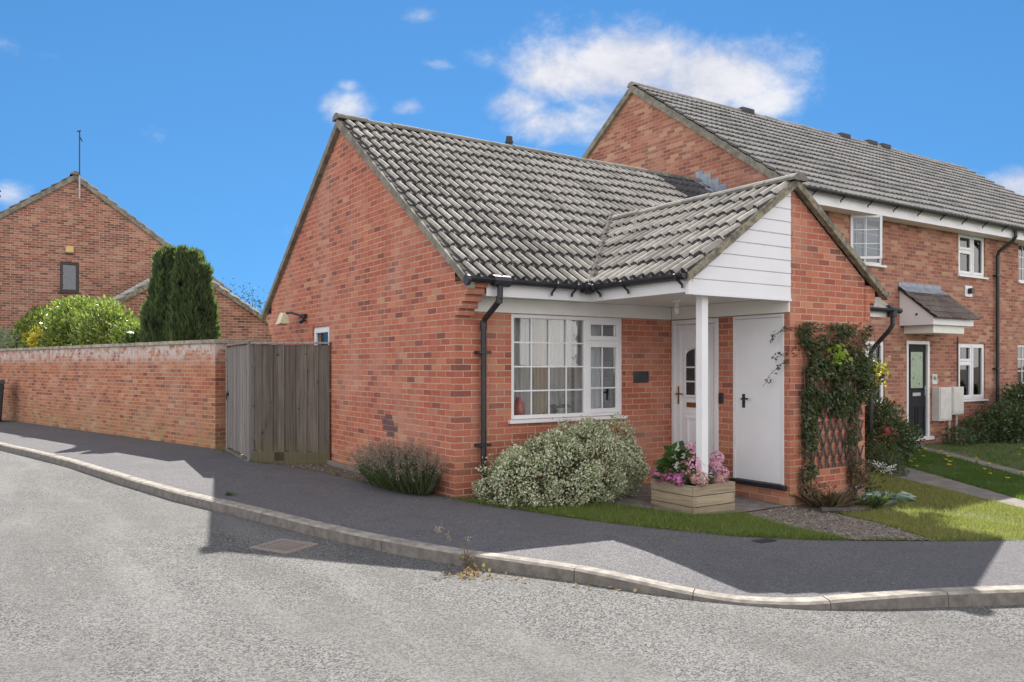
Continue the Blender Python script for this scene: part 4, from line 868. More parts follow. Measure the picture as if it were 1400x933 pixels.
for T_, Ro, x in ((T1, R1, 11.1), (T1, R1, 15.0)): 
    q = MB(); q.box(x - 0.22, x + 0.22, RY - 0.14, RY + 0.14, RZ + 0.0, RZ + 0.115); q.build('ridge_vent', MT['tile_new'], Ro, bevel=0.02)
for x in (16.25, 16.9):
    q = MB(); q.box(x - 0.22, x + 0.22, RY - 0.14, RY + 0.14, RZ + 0.0, RZ + 0.12); q.build('ridge_vent', MT['tile_new'], R2, bevel=0.02)
# house number
NP = thing('house_number', (12.63, TY, 1.08), 'small pale number plate reading 46 beside the dark front door', 'number plate')
q = MB(); q.ubox(TF, 12.54, 12.735, 0.003, 0.015, 1.08, 1.30); q.build('plate', MT['paint'], NP, bevel=0.006)
cu = bpy.data.curves.new('digits', 'FONT'); cu.body = '46'; cu.size = 0.135; cu.align_x = 'CENTER'; cu.extrude = 0.002
to = bpy.data.objects.new('tmp_text', cu); me = bpy.data.meshes.new_from_object(to); bpy.data.objects.remove(to); me.materials.clear(); me.materials.append(MT['ink'])
do = bpy.data.objects.new('digits', me); COL.objects.link(do); do.parent = NP; do.location = (0.0, -0.018, 0.09); do.rotation_euler = (R(90), 0, 0)

# ================================================================== LEFT HOUSE AND GARAGE
HY = 21.5; AX, AZ = -1.83, 7.60
LH = thing('gabled_house', (AX, HY, 0), 'brick house gable end with one small dark framed window, behind the garden wall', 'house')
HF = FR((0, HY), (1, 0), (0, -1))
w = MB(); hw = 4.6; sl_ = 0.72
w.wall(HF, [(AX - hw, -0.3), (AX + hw, -0.3), (AX + hw, AZ - hw * sl_ - 0.05), (AX, AZ - 0.05), (AX - hw, AZ - hw * sl_ - 0.05)], [[(-2.26, 3.84), (-1.72, 3.84), (-1.72, 4.80), (-2.26, 4.80)]])
w.wall(FR((AX + hw, 0), (0, 1), (1, 0)), [(HY, -0.3), (HY + 10, -0.3), (HY + 10, AZ - hw * sl_), (HY, AZ - hw * sl_)])
w.wall(FR((AX - hw, 0), (0, 1), (-1, 0)), [(HY, -0.3), (HY + 10, -0.3), (HY + 10, AZ - hw * sl_), (HY, AZ - hw * sl_)])
w.build('wall', MT['brick_far'], LH)
rf = MB()
for s in (-1, 1):
    e = hw + 0.25
    tiles(rf, (AX + s * e, HY - 0.06 if s < 0 else HY + 10, AZ - e * sl_), (0, 1 if s < 0 else -1, 0), (-s * e, 0, e * sl_), 10.06, math.hypot(e, e * sl_), pitch=0.3, seed=31 + s)
rfo = rf.build('roof', MT['tile_brown'], LH)
v = MB()
for s in (-1, 1):
    e = hw + 0.25; A = Vector((AX, HY - 0.07, AZ)); B = Vector((AX + s * e, HY - 0.07, AZ - e * sl_)); v.prism([A + Vector((0, 0, 0.03)), B + Vector((0, 0, 0.03)), B - Vector((0, 0, 0.12)), A - Vector((0, 0, 0.14))], (0, 0.09, 0))
v.build('verge', MT['verge'], rfo)
rg = MB(); ridge(rg, (AX, HY - 0.1, AZ + 0.06), (AX, HY + 10, AZ + 0.06), r=0.14, seed=12); rg.build('ridge_tiles', MT['verge'], rfo)
window(LH, HF, -2.26, -1.72, 3.84, 4.80, [(-2.26, -1.72, 3.84, 4.80, 1, 1, 0)], mat='darkframe', glass='glass_far', fw=0.085, back='blind', backd=0.1)
AB = thing('alarm_box', (-2.0, HY, 5.05), 'small yellowed box above the dark framed window on the brick gable', 'alarm box')
q = MB(); q.box(-2.11, -1.88, HY - 0.09, HY - 0.002, 5.10, 5.31); q.build('cover', MT['boxyellow'], AB, bevel=0.015)
q = MB(); q.box(-2.09, -1.90, HY - 0.08, HY - 0.002, 5.05, 5.098); q.build('base_plate', MT['darkframe'], AB)
AE = thing('aerial', (-1.72, HY, 6.85), 'tall thin aerial mast at the peak of the far brick gable', 'aerial', 'aerials on the far house')
q = MB(); q.tube([(-1.72, HY - 0.12, 6.85), (-1.72, HY - 0.12, 7.6)], 0.028, 8); q.box(-1.75, -1.69, HY - 0.12, HY - 0.001, 6.95, 7.0); q.box(-1.75, -1.69, HY - 0.12, HY - 0.001, 7.25, 7.3); q.build('pole', MT['galv'], AE)
q = MB(); q.tube([(-1.72, HY - 0.12, 7.6), (-1.72, HY - 0.12, 9.02)], 0.02, 8); q.tube([(-1.79, HY - 0.12, 9.0), (-1.68, HY - 0.12, 9.04)], 0.022, 6); q.tube([(-1.72, HY - 0.12, 8.85), (-1.64, HY - 0.12, 8.7)], 0.018, 6); q.build('mast', MT['darkframe'], AE)
AE2 = thing('aerial', (-3.85, HY + 3, 6.1), 'short aerial on the left roof slope of the far brick house', 'aerial', 'aerials on the far house')
q = MB(); q.tube([(-3.85, HY + 3, 5.9), (-3.85, HY + 3, 7.45)], 0.02, 6); q.tube([(-3.93, HY + 3, 7.30), (-3.79, HY + 3, 7.42)], 0.03, 6); q.tube([(-3.85, HY + 3, 7.15), (-3.79, HY + 3, 7.25)], 0.022, 6); q.build('pole', MT['darkframe'], AE2)
# garage
GYY = 15.5; GX, GZ = 0.27, 4.25; ghw = 2.40; gs = 0.64
GA = thing('garage', (GX, GYY, 0), 'low brick garage gable beyond the cypress with pale mortar verge', 'garage')
GF = FR((0, GYY), (1, 0), (0, -1)); w = MB()
w.wall(GF, [(GX - ghw, -0.3), (GX + ghw, -0.3), (GX + ghw, GZ - ghw * gs - 0.05), (GX, GZ - 0.05), (GX - ghw, GZ - ghw * gs - 0.05)])
w.wall(FR((GX + ghw, 0), (0, 1), (1, 0)), [(GYY, -0.3), (GYY + 5, -0.3), (GYY + 5, GZ - ghw * gs), (GYY, GZ - ghw * gs)]); w.wall(FR((GX - ghw, 0), (0, 1), (-1, 0)), [(GYY, -0.3), (GYY + 5, -0.3), (GYY + 5, GZ - ghw * gs), (GYY, GZ - ghw * gs)])
w.build('wall', MT['brick_far'], GA)
rf = MB()
for s in (-1, 1):
    e = ghw + 0.12; tiles(rf, (GX + s * e, GYY - 0.05 if s < 0 else GYY + 5, GZ - e * gs), (0, 1 if s < 0 else -1, 0), (-s * e, 0, e * gs), 5.05, math.hypot(e, e * gs), pitch=0.3, seed=41 + s)
rfo = rf.build('roof', MT['tile_grey'], GA); v = MB()
for s in (-1, 1):
    e = ghw + 0.14; A = Vector((GX, GYY - 0.06, GZ)); B = Vector((GX + s * e, GYY - 0.06, GZ - e * gs)); v.prism([A + Vector((0, 0, 0.03)), B + Vector((0, 0, 0.03)), B - Vector((0, 0, 0.10)), A - Vector((0, 0, 0.12))], (0, 0.08, 0))
v.build('verge', MT['verge_old'], rfo)

# ================================================================== GARDEN WALL, GATE, FENCE
ga_, gb_ = Vector((-0.98, 6.9)), Vector((-4.75, 21.74)); gd = (gb_ - ga_).normalized(); gn = Vector((-gd.y, gd.x)); 
if gn.x > 0: gn = -gn
GWl = thing('garden_wall', (-0.98, 6.9, 0), 'long orange brick garden wall with concrete coping and white salt stains', 'garden wall')
gl_ = (gb_ - ga_).length; gfr = FR(tuple(ga_), tuple(gd), tuple(gn)); w = MB(); w.udir = (gd.x, gd.y)
w.ubox(gfr, 0.0, gl_, -0.215, 0.0, -0.2, 1.88); w.box(-0.765, 0.0, 6.905, 7.11, -0.2, 1.879)
w.build('wall', MT['brick_wall'], GWl)
c = MB(); rr = random.Random(5); u = -0.04
while u < gl_:
    c.ubox(gfr, u, min(u + 0.6, gl_) - 0.006, -0.26, 0.045, 1.882, 1.945 + rr.uniform(-0.004, 0.004)); u += 0.6
c.ubox(gfr, -0.05, gl_, -0.235, 0.02, 1.881, 1.89)
x = -0.70
while x < 0.0: c.box(x, min(x + 0.6, 0.0) - 0.006, 6.86, 7.15, 1.883, 1.942); x += 0.6
c.build('coping', MT['coping'], GWl, bevel=0.008)
GT = thing('side_gate', (-0.87, 5.7, 0), 'silvered close boarded wooden gate between brick wall end and fence post', 'gate')
A = Vector((-0.79, 6.80)); B = Vector((-1.0, 4.60)); d_ = (B - A); gl2 = d_.length; d_.normalize(); n_ = Vector((d_.y, -d_.x)); 
if n_.x > 0: n_ = -n_
gf = FR(tuple(A), tuple(d_), tuple(n_)); m = MB(); rr = random.Random(8); u = 0.10
while u < gl2 - 0.12:
    wd = rr.uniform(0.13, 0.17); m.ubox(gf, u, u + wd - 0.03, 0.004 + rr.uniform(0, 0.004), 0.012, 0.05 + rr.uniform(-0.01, 0.01), 1.80); u += wd
m.build('boards', MT['gatewood'], GT)
m = MB(); m.ubox(gf, 0.09, gl2 - 0.11, -0.03, -0.006, 0.06, 1.79); m.build('gap_shade_sheet', MT['trellis'], GT)  # dark sheet added behind the boards so the gaps read as shade
m = MB(); m.ubox(gf, 0.0, 0.085, -0.05, 0.035, -0.05, 1.82); m.ubox(gf, gl2 - 0.10, gl2, -0.06, 0.04, -0.05, 1.88); m.ubox(gf, 0.0, gl2, -0.055, 0.045, 1.822, 1.855); m.build('gate_frame', MT['gatewood'], GT, bevel=0.006)
m = MB(); m.tube([gf.p(0.17, 0.02, 0.98), gf.p(0.17, 0.045, 0.98)], 0.035, 10); m.tube([gf.p(0.17, 0.05, 0.98), gf.p(0.17, 0.05, 0.88)], 0.009, 6); m.build('ring_latch', MT['black'], GT)
m = MB(); m.ubox(gf, 0.05, gl2, -0.08, 0.06, -0.1, 0.012); m.build('threshold', MT['conc'], GT)
FE = thing('fence', (-0.5, 4.2, 0), 'dark weathered close boarded fence panel joining the gate post to the bungalow', 'fence')
A = Vector((-0.985, 4.54)); B = Vector((-0.012, 3.83)); d_ = (B - A); fl_ = d_.length; d_.normalize(); n_ = Vector((d_.y, -d_.x)); 
if n_.y > 0: n_ = -n_
ff = FR(tuple(A), tuple(d_), tuple(n_)); m = MB(); u = 0.04; i = 0
while u < fl_ - 0.03:
    wd = 0.088; lo = 0.17 + rr.uniform(-0.008, 0.008); 
    m.ubox(ff, u, min(u + wd + 0.012, fl_ - 0.01), 0.004 if i % 2 else 0.014, 0.012 if i % 2 else 0.024, lo, 1.80 + rr.uniform(-0.008, 0.006)); u += wd; i += 1
m.ubox(ff, 0, fl_, -0.05, 0.0, 0.35, 0.43); m.ubox(ff, 0, fl_, -0.05, 0.0, 1.45, 1.53); m.build('boards', MT['fence'], FE)
m = MB(); m.ubox(ff, 0.0, fl_, -0.02, 0.034, -0.1, 0.165); m.build('gravel_board', MT['fence'], FE, bevel=0.01)
m = MB(); m.ubox(ff, -0.03, fl_, -0.04, 0.05, 1.812, 1.842); m.build('cap_rail', MT['gatewood'], FE, bevel=0.006)
m = MB(); m.ubox(ff, 0.34, 0.5, 0.026, 0.034, 0.02, 0.20); m.build('repair_board', MT['fence'], FE)

# ================================================================== PLANTS AND SMALL THINGS
def plant(name, loc, label, cat, group=None): return thing(name, loc, label, cat, group)
def foliage(parent, balls, n, L, W, mat, name='foliage', outward=0.6, upw=0.2, shell=(0.55, 1.05), rough=0.18, fs=3.0, seed=1.0, zmin=None, fold=0.2, droop=0.0, spread=0.9):
    P, D = blobs(balls, n, shell, rough, fs, seed, zmin)
    d = D * outward + np.array([0, 0, upw]) + rng.normal(size=P.shape) * spread * 0.6
    V, F = leaves(P, d, L, W, fold, up=D * 0.8 + np.array([0, 0, 0.5]), droop=droop)
    return npmesh(name, V, F, MT[mat], parent)
def stems(parent, base, tips, r0, r1, mat, name='stems', k=5, bend=0.15):
    m = MB()
    for t in tips:
        a, b = Vector(base), Vector(t); md = a.lerp(b, 0.5) + Vector((random.uniform(-bend, bend), random.uniform(-bend, bend), bend * 0.5))
        m.tube([a, a.lerp(md, 0.5) + (md - a) * 0.02, md, b], [r0, (r0 * 2 + r1) / 3, (r0 + r1) / 2, r1], k)
    return m.build(name, MT[mat], parent, smooth=True)

# variegated euonymus in front of the window
EU = plant('variegated_shrub', (1.2, -0.55, -0.05), 'wide rounded white and green variegated shrub under the grid window', 'shrub')
balls = [(0.55, -0.60, 0.18, 0.42, 0.42, 0.34), (0.95, -0.62, 0.27, 0.5, 0.5, 0.42), (1.35, -0.62, 0.33, 0.5, 0.5, 0.45), (1.72, -0.55, 0.36, 0.42, 0.42, 0.46), (1.95, -0.52, 0.24, 0.30, 0.36, 0.36), (0.35, -0.45, 0.10, 0.24, 0.3, 0.3), (1.1, -0.8, 0.12, 0.6, 0.35, 0.3)]
foliage(EU, balls, 44000, 0.031, 0.021, 'varieg', rough=0.13, fs=5, shell=(0.80, 1.06), zmin=-0.1, upw=0.35)
foliage(EU, balls, 6500, 0.034, 0.022, 'shrub', name='inner_foliage', rough=0.06, fs=5, shell=(0.6, 0.92), zmin=-0.1)
P = []
for _ in range(34):
    b = random.choice(balls[:6]); a = random.uniform(0, 6.28); e = random.uniform(-0.1, 1.3); P.append((b[0] + b[3] * 1.22 * math.cos(a) * math.cos(e), b[1] + b[4] * 1.15 * math.sin(a) * math.cos(e), b[2] + b[5] * 1.16 * math.sin(e)))
CC, DD = [], []
for p in P:
    for _ in range(26): q = np.array(p) + rng.normal(size=3) * 0.035; CC.append(q); DD.append(rng.normal(size=3) + np.array([0, -0.3, 0.4]))
V, F = leaves(np.array(CC), np.array(DD), 0.033, 0.023); npmesh('shoots', V, F, MT['varieg'], EU)
stems(EU, (1.2, -0.5, -0.08), [(b[0], b[1], b[2] + 0.1) for b in balls] + [(1.9, -0.7, 0.3), (0.6, -0.8, 0.1)], 0.02, 0.008, 'bark')

# lavender by the gable wall
LV = plant('lavender_bush', (-0.22, 1.05, -0.02), 'low lavender bush with greyish spent flower heads at the brick gable foot', 'shrub')
n = 2600; ang = rng.uniform(0, 2 * np.pi, n); rad = np.sqrt(rng.uniform(0, 1, n)); bx = -0.22 + 0.20 * rad * np.cos(ang); by = 1.0 + 0.72 * rad * np.sin(ang)
D = np.stack([np.cos(ang) * rad * 0.45 - 0.12, np.sin(ang) * rad * 0.45, np.ones(n) * 0.75], 1) + rng.normal(size=(n, 3)) * 0.12; D = unit(D)
H_ = rng.uniform(0.28, 0.50, n) * (1 - 0.25 * rad); B = np.stack([bx, by, np.full(n, -0.02)], 1)
V, F = leaves(B, D, H_, 0.02, 0.1); npmesh('stems', V, F, MT['lavender'], LV)
t = rng.uniform(0.35, 0.95, (9000, 1)); ii = rng.integers(0, n, 9000); P = B[ii] + D[ii] * H_[ii, None] * t
V, F = leaves(P, D[ii] + rng.normal(size=(9000, 3)) * 0.5, 0.042, 0.008, 0.1); npmesh('foliage', V, F, MT['lavender'], LV)
jj = rng.integers(0, n, 520); tip = B[jj] + D[jj] * (H_[jj, None] + 0.02); CC = np.repeat(tip, 11, 0) + rng.normal(size=(5720, 3)) * np.array([0.010, 0.010, 0.022]) + np.repeat(D[jj], 11, 0) * rng.uniform(0, 0.16, (5720, 1))
V, F = leaves(CC, rng.normal(size=CC.shape) + np.array([0, 0, 1.2]), 0.022, 0.011); npmesh('flower_heads', V, F, MT['lavflower'], LV)
V, F = leaves(tip, D[jj], 0.17, 0.004, 0.0); npmesh('flower_stalks', V, F, MT['lavflower'], LV)

# planter with hydrangea
PX0, PX1, PY0, PY1, PZ = 1.885, 2.53, -1.875, -1.21, -0.165
PL = thing('planter', (2.2, -1.55, PZ), 'square softwood board planter on the grass edge round the white post', 'planter')
hb_ = 0.118
for lv in range(3):
    z0 = PZ + lv * hb_; z1 = z0 + hb_ - 0.006; s = 0.004 if lv % 2 else 0.0; e = 0.03
    longx = (lv % 2 == 0)
    xa, xb = (PX0 - 0.004 + s, PX1 + 0.004 - s); ya, yb_ = (PY0 - 0.004 + s, PY1 + 0.004 - s)
    for yy in (0, 1):
        y0 = ya if yy == 0 else yb_ - e; m = MB(); m.box(xa if longx else xa + e + 0.001, xb if longx else xb - e - 0.001, y0, y0 + e, z0, z1); m.build('plank', MT['planterw'], PL, bevel=0.006)
        x0 = xa if yy == 0 else xb - e; m = MB(); m.box(x0, x0 + e, (ya + e + 0.001) if longx else ya, (yb_ - e - 0.001) if longx else yb_, z0, z1); m.build('plank', MT['planterw'], PL, bevel=0.006)
m = MB(); m.box(PX0 + 0.035, PX1 - 0.035, PY0 + 0.035, PY1 - 0.035, PZ, PZ + 0.28); m.build('compost', MT['soil'], PL)
HY_ = plant('hydrangea', (2.2, -1.55, 0.11), 'pink mophead hydrangea with dark leaves filling the wooden planter', 'plant')
C = []; D = []
for _ in range(130):
    a = random.uniform(0, 6.28); r_ = random.uniform(0, 1) ** 0.5; lo = r_ * 0.25
    cx_, cy_ = 2.06 + lo * math.cos(a), -1.50 + lo * math.sin(a) * 0.9; z_ = 0.20 + 0.38 * (1 - r_ ** 2) * (1.0 if cx_ < 2.15 else 0.6) * random.uniform(0.45, 1.0)
    C.append((cx_, cy_, z_)); D.append((math.cos(a) * r_ + random.gauss(0, .3), math.sin(a) * r_ - 0.25 + random.gauss(0, .3), 0.25))
V, F = leaves(np.array(C), np.array(D), 0.15, 0.10, 0.12, up=np.array([0, 0, 1.0]), droop=0.25); npmesh('foliage', V, F, MT['hydleaf'], HY_)
stems(HY_, (2.15, -1.55, 0.10), [(2.0, -1.6, 0.4), (2.12, -1.6, 0.45), (2.2, -1.7, 0.35), (2.35, -1.6, 0.3), (2.05, -1.7, 0.25), (2.4, -1.75, 0.25)], 0.01, 0.006, 'shrub')
heads = [(1.9, -1.3, 0.24, 0.058, 'hydmag'), (1.95, -1.38, 0.28, 0.05, 'hydfade'), (1.93, -1.48, 0.24, 0.055, 'hydmag'), (1.9, -1.62, 0.23, 0.05, 'hydmag'), (2.05, -1.6, 0.28, 0.06, 'hydfade'), (2.13, -1.5, 0.35, 0.055, 'hydfade'), (2.22, -1.5, 0.54, 0.066, 'hydpink'), (2.1, -1.68, 0.39, 0.075, 'hydpink'), (2.16, -1.62, 0.48, 0.058, 'hydpink'), (2.03, -1.82, 0.25, 0.062, 'hydfade'), (1.99, -1.78, 0.25, 0.04, 'hydfade'), (2.58, -1.55, 0.42, 0.06, 'hydpink'), (2.5, -1.6, 0.33, 0.055, 'hydpink'), (2.59, -1.6, 0.25, 0.066, 'hydpink'), (2.42, -1.72, 0.19, 0.055, 'hydfade')]
for (x, y, z, r_, mt_) in heads:
    x -= 0.03; y -= 0.045; r_ *= 1.38; m = 170; d = unit(rng.normal(size=(m, 3))); CC = np.array([x, y, z]) + d * r_ * np.array([1, 1, 0.92]) * rng.uniform(0.85, 1.05, (m, 1))
    t1 = unit(np.cross(d, rng.normal(size=(m, 3)))); t2 = np.cross(d, t1); Vs = []; 
    CC4 = np.repeat(CC, 4, 0); DD4 = np.stack([t1, t2, -t1, -t2], 1).reshape(-1, 3) + np.repeat(d, 4, 0) * 0.25
    V, F = leaves(CC4, DD4, 0.017, 0.017, 0.0, up=np.repeat(d, 4, 0) * 3); npmesh('flower_head', V, F, MT[mt_], HY_)

# trellis and climber on the porch gable
TRY = -1.945
TR = thing('trellis', (4.2, TRY, 0.2), 'dark expanding lattice trellis fixed to the brick gable under the climber', 'trellis')
m = MB(); x0, x1, z0, z1 = 3.62, 4.80, 0.24, 1.42; sp = 0.135; ht = z1 - z0; run = 0.50
for i in range(-4, 10):
    for s in (1, -1):
        xa = x0 + i * sp; xb = xa + run * ht / 1.18; 
        if s < 0: xa, xb = xb, xa
        za, zb_ = z0, z1; 
        def cl(xq):
            return za + (zb_ - za) * (xq - xa) / (xb - xa)
        p, q = (xa, za), (xb, zb_)
        if max(p[0], q[0]) <= x0 or min(p[0], q[0]) >= x1: continue
        def clip(pt):
            if pt[0] < x0: return (x0, cl(x0))
            if pt[0] > x1: return (x1, cl(x1))
            return pt
        p, q = clip(p), clip(q)
        y = TRY - 0.012 - (0.010 if s > 0 else 0); dx, dz = q[0] - p[0], q[1] - p[1]; L_ = math.hypot(dx, dz)
        if L_ < 0.05: continue
        nx_, nz_ = -dz / L_ * 0.011, dx / L_ * 0.011
        m.prism([(p[0] - nx_, y, p[1] - nz_), (q[0] - nx_, y, q[1] - nz_), (q[0] + nx_, y, q[1] + nz_), (p[0] + nx_, y, p[1] + nz_)], (0, -0.009, 0))
m.build('lattice', MT['trellis'], TR)
IV = plant('climber', (4.2, -2.05, -0.1), 'dark green climbing plant smothering the trellis beside the white store door', 'climber')
def wallpts(n, boxes):
    P = []
    for (xa, xb, za, zb_, w_, th) in boxes:
        k = int(n * w_); q = np.stack([rng.uniform(xa, xb, k), -1.96 - np.abs(rng.normal(0, th, k)), rng.uniform(za, zb_, k)], 1); P.append(q)
    P = np.concatenate(P); f = nz(P, 4.5, 3.3); return P[rng.uniform(size=len(P)) < np.clip(0.60 + f * 1.8, 0.03, 1)]
bxs = [(3.60, 4.78, 1.05, 1.60, .36, .075), (3.62, 4.40, 0.86, 1.2, .14, .06), (3.56, 3.80, 0.12, 1.2, .13, .05), (3.50, 4.30, 1.74, 2.0, .07, .05), (4.3, 4.95, 1.45, 1.75, .09, .08), (4.40, 4.62, 0.50, 1.1, .035, .035), (3.60, 3.9, 1.6, 1.8, .025, .04), (4.80, 5.0, 1.15, 1.55, .04, .05), (4.3, 4.9, 1.85, 2.0, .03, .04)]
P = wallpts(11500, bxs); D = np.stack([rng.normal(0, .5, len(P)), -np.abs(rng.normal(.5, .3, len(P))), rng.normal(-.35, .4, len(P))], 1)
V, F = leaves(P, D, 0.052, 0.032, 0.15, droop=0.1); npmesh('foliage', V, F, MT['ivy'], IV)
P = wallpts(2600, [(4.05, 4.85, 1.60, 1.84, .40, .05), (3.6, 4.8, 1.0, 1.6, .10, .10), (3.7, 4.2, 1.62, 1.78, .1, .04), (4.48, 4.86, -0.1, 0.30, .32, .06), (3.54, 3.66, 0.0, 0.5, .09, .04), (4.5, 4.6, 0.2, 0.9, .1, .03), (3.56, 4.0, -0.12, 0.1, .12, .07)]); D = rng.normal(size=P.shape)
V, F = leaves(P, D, 0.05, 0.03, 0.3); npmesh('withered_foliage', V, F, MT['ivybrown'], IV)
P = np.stack([rng.normal(4.14, .07, 60), rng.normal(-2.07, .03, 60), rng.normal(1.62, .07, 60)], 1); V, F = leaves(P, rng.normal(size=P.shape) + [0, -.5, -.4], 0.09, 0.05); npmesh('lime_shoots', V, F, MT['limeleaf'], IV)
P = np.stack([rng.normal(5.0, .07, 46), rng.normal(-2.02, .06, 46), rng.normal(1.38, .12, 46)], 1); V, F = leaves(P, rng.normal(size=P.shape) + [0, -.3, -.5], 0.075, 0.05); npmesh('yellow_shoots', V, F, MT['yellowleaf'], IV)
m = MB()
for x in (3.66, 3.72, 4.52, 4.60):
    m.tube([(x, -1.985, -0.2), (x + random.uniform(-.03, .03), -1.99, 0.4), (x + random.uniform(-.05, .06), -2.0, 0.9), (x + random.uniform(-.1, .15), -2.0, 1.6)], [0.012, .01, .008, .006], 6)
for zz in (1.78, 1.9): m.tube([(3.6, -1.985, zz), (4.1, -1.99, zz + 0.05), (4.8, -1.985, zz - 0.02)], .006, 5)
# sprays reaching across the store door
spr = []
for (z0_, pts_) in ((1.93, [(3.5, -1.97, 1.93), (3.36, -1.9, 1.92), (3.30, -1.8, 1.84), (3.3, -1.74, 1.78)]), (1.6, [(3.52, -1.97, 1.70), (3.33, -1.9, 1.62), (3.3, -1.78, 1.56)]), (1.5, [(3.5, -1.97, 1.62), (3.32, -1.88, 1.5), (3.3, -1.72, 1.36), (3.31, -1.66, 1.26)])):
    m.tube(pts_, .003, 4); spr.append(pts_)
m.build('stems', MT['bark'], IV)
CC = []
for pts_ in spr:
    for a, b in zip(pts_, pts_[1:]):
        for _ in range(9): CC.append(np.array(a) + (np.array(b) - np.array(a)) * random.random() + rng.normal(size=3) * .015)
V, F = leaves(np.array(CC), rng.normal(size=(len(CC), 3)), .05, .03); npmesh('sprays', V, F, MT['ivy'], IV)

# bed edging and bed plants at the gable foot
BE = MB()
for a, b in zip([(3.40, -2.36), (3.7, -2.50), (4.0, -2.52), (4.4, -2.42), (4.85, -2.36), (5.12, -2.28)], [(3.7, -2.50), (4.0, -2.52), (4.4, -2.42), (4.85, -2.36), (5.12, -2.28), (5.30, -2.05)]):
    BE.tube([(a[0], a[1], zg(*a) + 0.03), (b[0], b[1], zg(*b) + 0.03)], 0.035, 8)
tag(BE.build('bed_edging', MT['trellis'], org=(4.3, -2.4, -0.2)), 'low dark log edging curving round the small bed below the trellis', 'edging')
sheet('flower_bed_soil', [(3.42, -1.93), (3.42, -2.34), (3.7, -2.48), (4.0, -2.5), (4.4, -2.4), (4.85, -2.34), (5.12, -2.26), (5.28, -2.04), (5.2, -1.8), (4.9, -1.8), (4.9, -1.93)], 0.012, MT['soil'])
def tuft(name, loc, label, cat, n, L, W, mat, spread=0.5, rad=0.1, group=None, droop=0.2, part_name='foliage'):
    T = plant(name, loc, label, cat, group); a = rng.uniform(0, 6.28, n); r_ = np.sqrt(rng.uniform(0, 1, n)) * rad
    C = np.stack([loc[0] + r_ * np.cos(a), loc[1] + r_ * np.sin(a), np.full(n, loc[2])], 1); D = np.stack([np.cos(a) * spread, np.sin(a) * spread, np.ones(n) * 0.8], 1) + rng.normal(size=(n, 3)) * 0.2
    V, F = leaves(C, D, L, W, 0.15, droop=droop); npmesh(part_name, V, F, MT[mat], T); return T
H1_ = tuft('blue_leaved_plant', (4.98, -2.16, -0.21), 'pale blue-green strap leaved clump at the bed corner', 'plant', 70, 0.26, 0.05, 'glauc', 1.1, 0.14, droop=0.45)
tuft('lime_plant', (4.52, -2.30, -0.20), 'small lime green clump at the front edge of the bed', 'plant', 60, 0.16, 0.035, 'limeleaf', 0.8, 0.08)
LB = tuft('blue_flowered_plant', (4.15, -2.28, -0.20), 'low dull green plant with tiny violet flowers in the bed middle', 'plant', 260, 0.22, 0.02, 'shrub', 0.7, 0.24)
C = np.stack([rng.normal(4.15, .2, 60), rng.normal(-2.3, .06, 60), rng.uniform(-.1, .06, 60)], 1); V, F = leaves(C, rng.normal(size=C.shape), .02, .016); npmesh('flowers', V, F, MT['bluepetal'], LB)
tuft('withered_plant', (3.72, -2.2, -0.19), 'dry twiggy plant at the left end of the bed', 'plant', 130, 0.34, 0.008, 'ivybrown', 0.6, 0.16)
C2 = plant('white_flowered_plant', (5.25, -1.75, -0.21), 'airy plant with white flower clusters on thin stems beside the bed', 'plant')
m = MB(); heads2 = [(5.35, -1.85, 0.17), (5.16, -1.7, 0.20), (5.28, -1.55, 0.34), (5.0, -1.75, 0.20), (5.42, -1.95, 0.14)]
for h in heads2: m.tube([(5.22, -1.75, -0.2), ((5.22 + h[0]) / 2, (h[1] - 1.75) / 2, h[2] * 0.4), h], .004, 5)
m.build('stems', MT['limeleaf'], C2)
for h in heads2:
    C = np.array(h) + rng.normal(size=(60, 3)) * np.array([.035, .035, .028]); V, F = leaves(C, rng.normal(size=C.shape), .024, .018); npmesh('flower_cluster', V, F, MT['whitepetal'], C2)
C = np.stack([rng.normal(5.22, .09, 90), rng.normal(-1.75, .09, 90), rng.uniform(-.2, -.05, 90)], 1); V, F = leaves(C, rng.normal(size=C.shape), .07, .03); npmesh('foliage', V, F, MT['shrub'], C2)
# hanging basket past the gable corner
HB = thing('hanging_basket', (5.32, -1.78, 1.30), 'small dark hanging basket trailing yellow-green leaves beside the climber', 'hanging basket')
m = MB(); m.lathe((5.32, -1.78, 1.40), [(0.02, -0.13), (0.09, -0.105), (0.13, -0.04), (0.14, 0.0), (0.12, 0.0)], 14); m.build('basket', MT['coir'], HB, smooth=True)
m = MB(); m.tube([(4.885, -1.78, 1.95), (5.32, -1.78, 2.0)], .009, 6)
for a in (0, 2.1, 4.2): m.tube([(5.32, -1.78, 1.99), (5.32 + .13 * math.cos(a), -1.78 + .13 * math.sin(a), 1.40)], .003, 4)
m.build('bracket', MT['black'], HB)
C = np.stack([rng.normal(5.28, .09, 190), rng.normal(-1.80, .08, 190), rng.normal(1.40, .07, 190)], 1); V, F = leaves(C, rng.normal(size=C.shape) + [0, 0, -.1], .06, .035); npmesh('foliage', V, F, MT['shrub'], HB)
C = np.stack([rng.normal(5.16, .08, 46), rng.normal(-1.84, .05, 46), rng.normal(1.30, .10, 46)], 1); V, F = leaves(C, rng.normal(size=C.shape), .05, .035); npmesh('pale_leaves', V, F, MT['limeleaf'], HB)

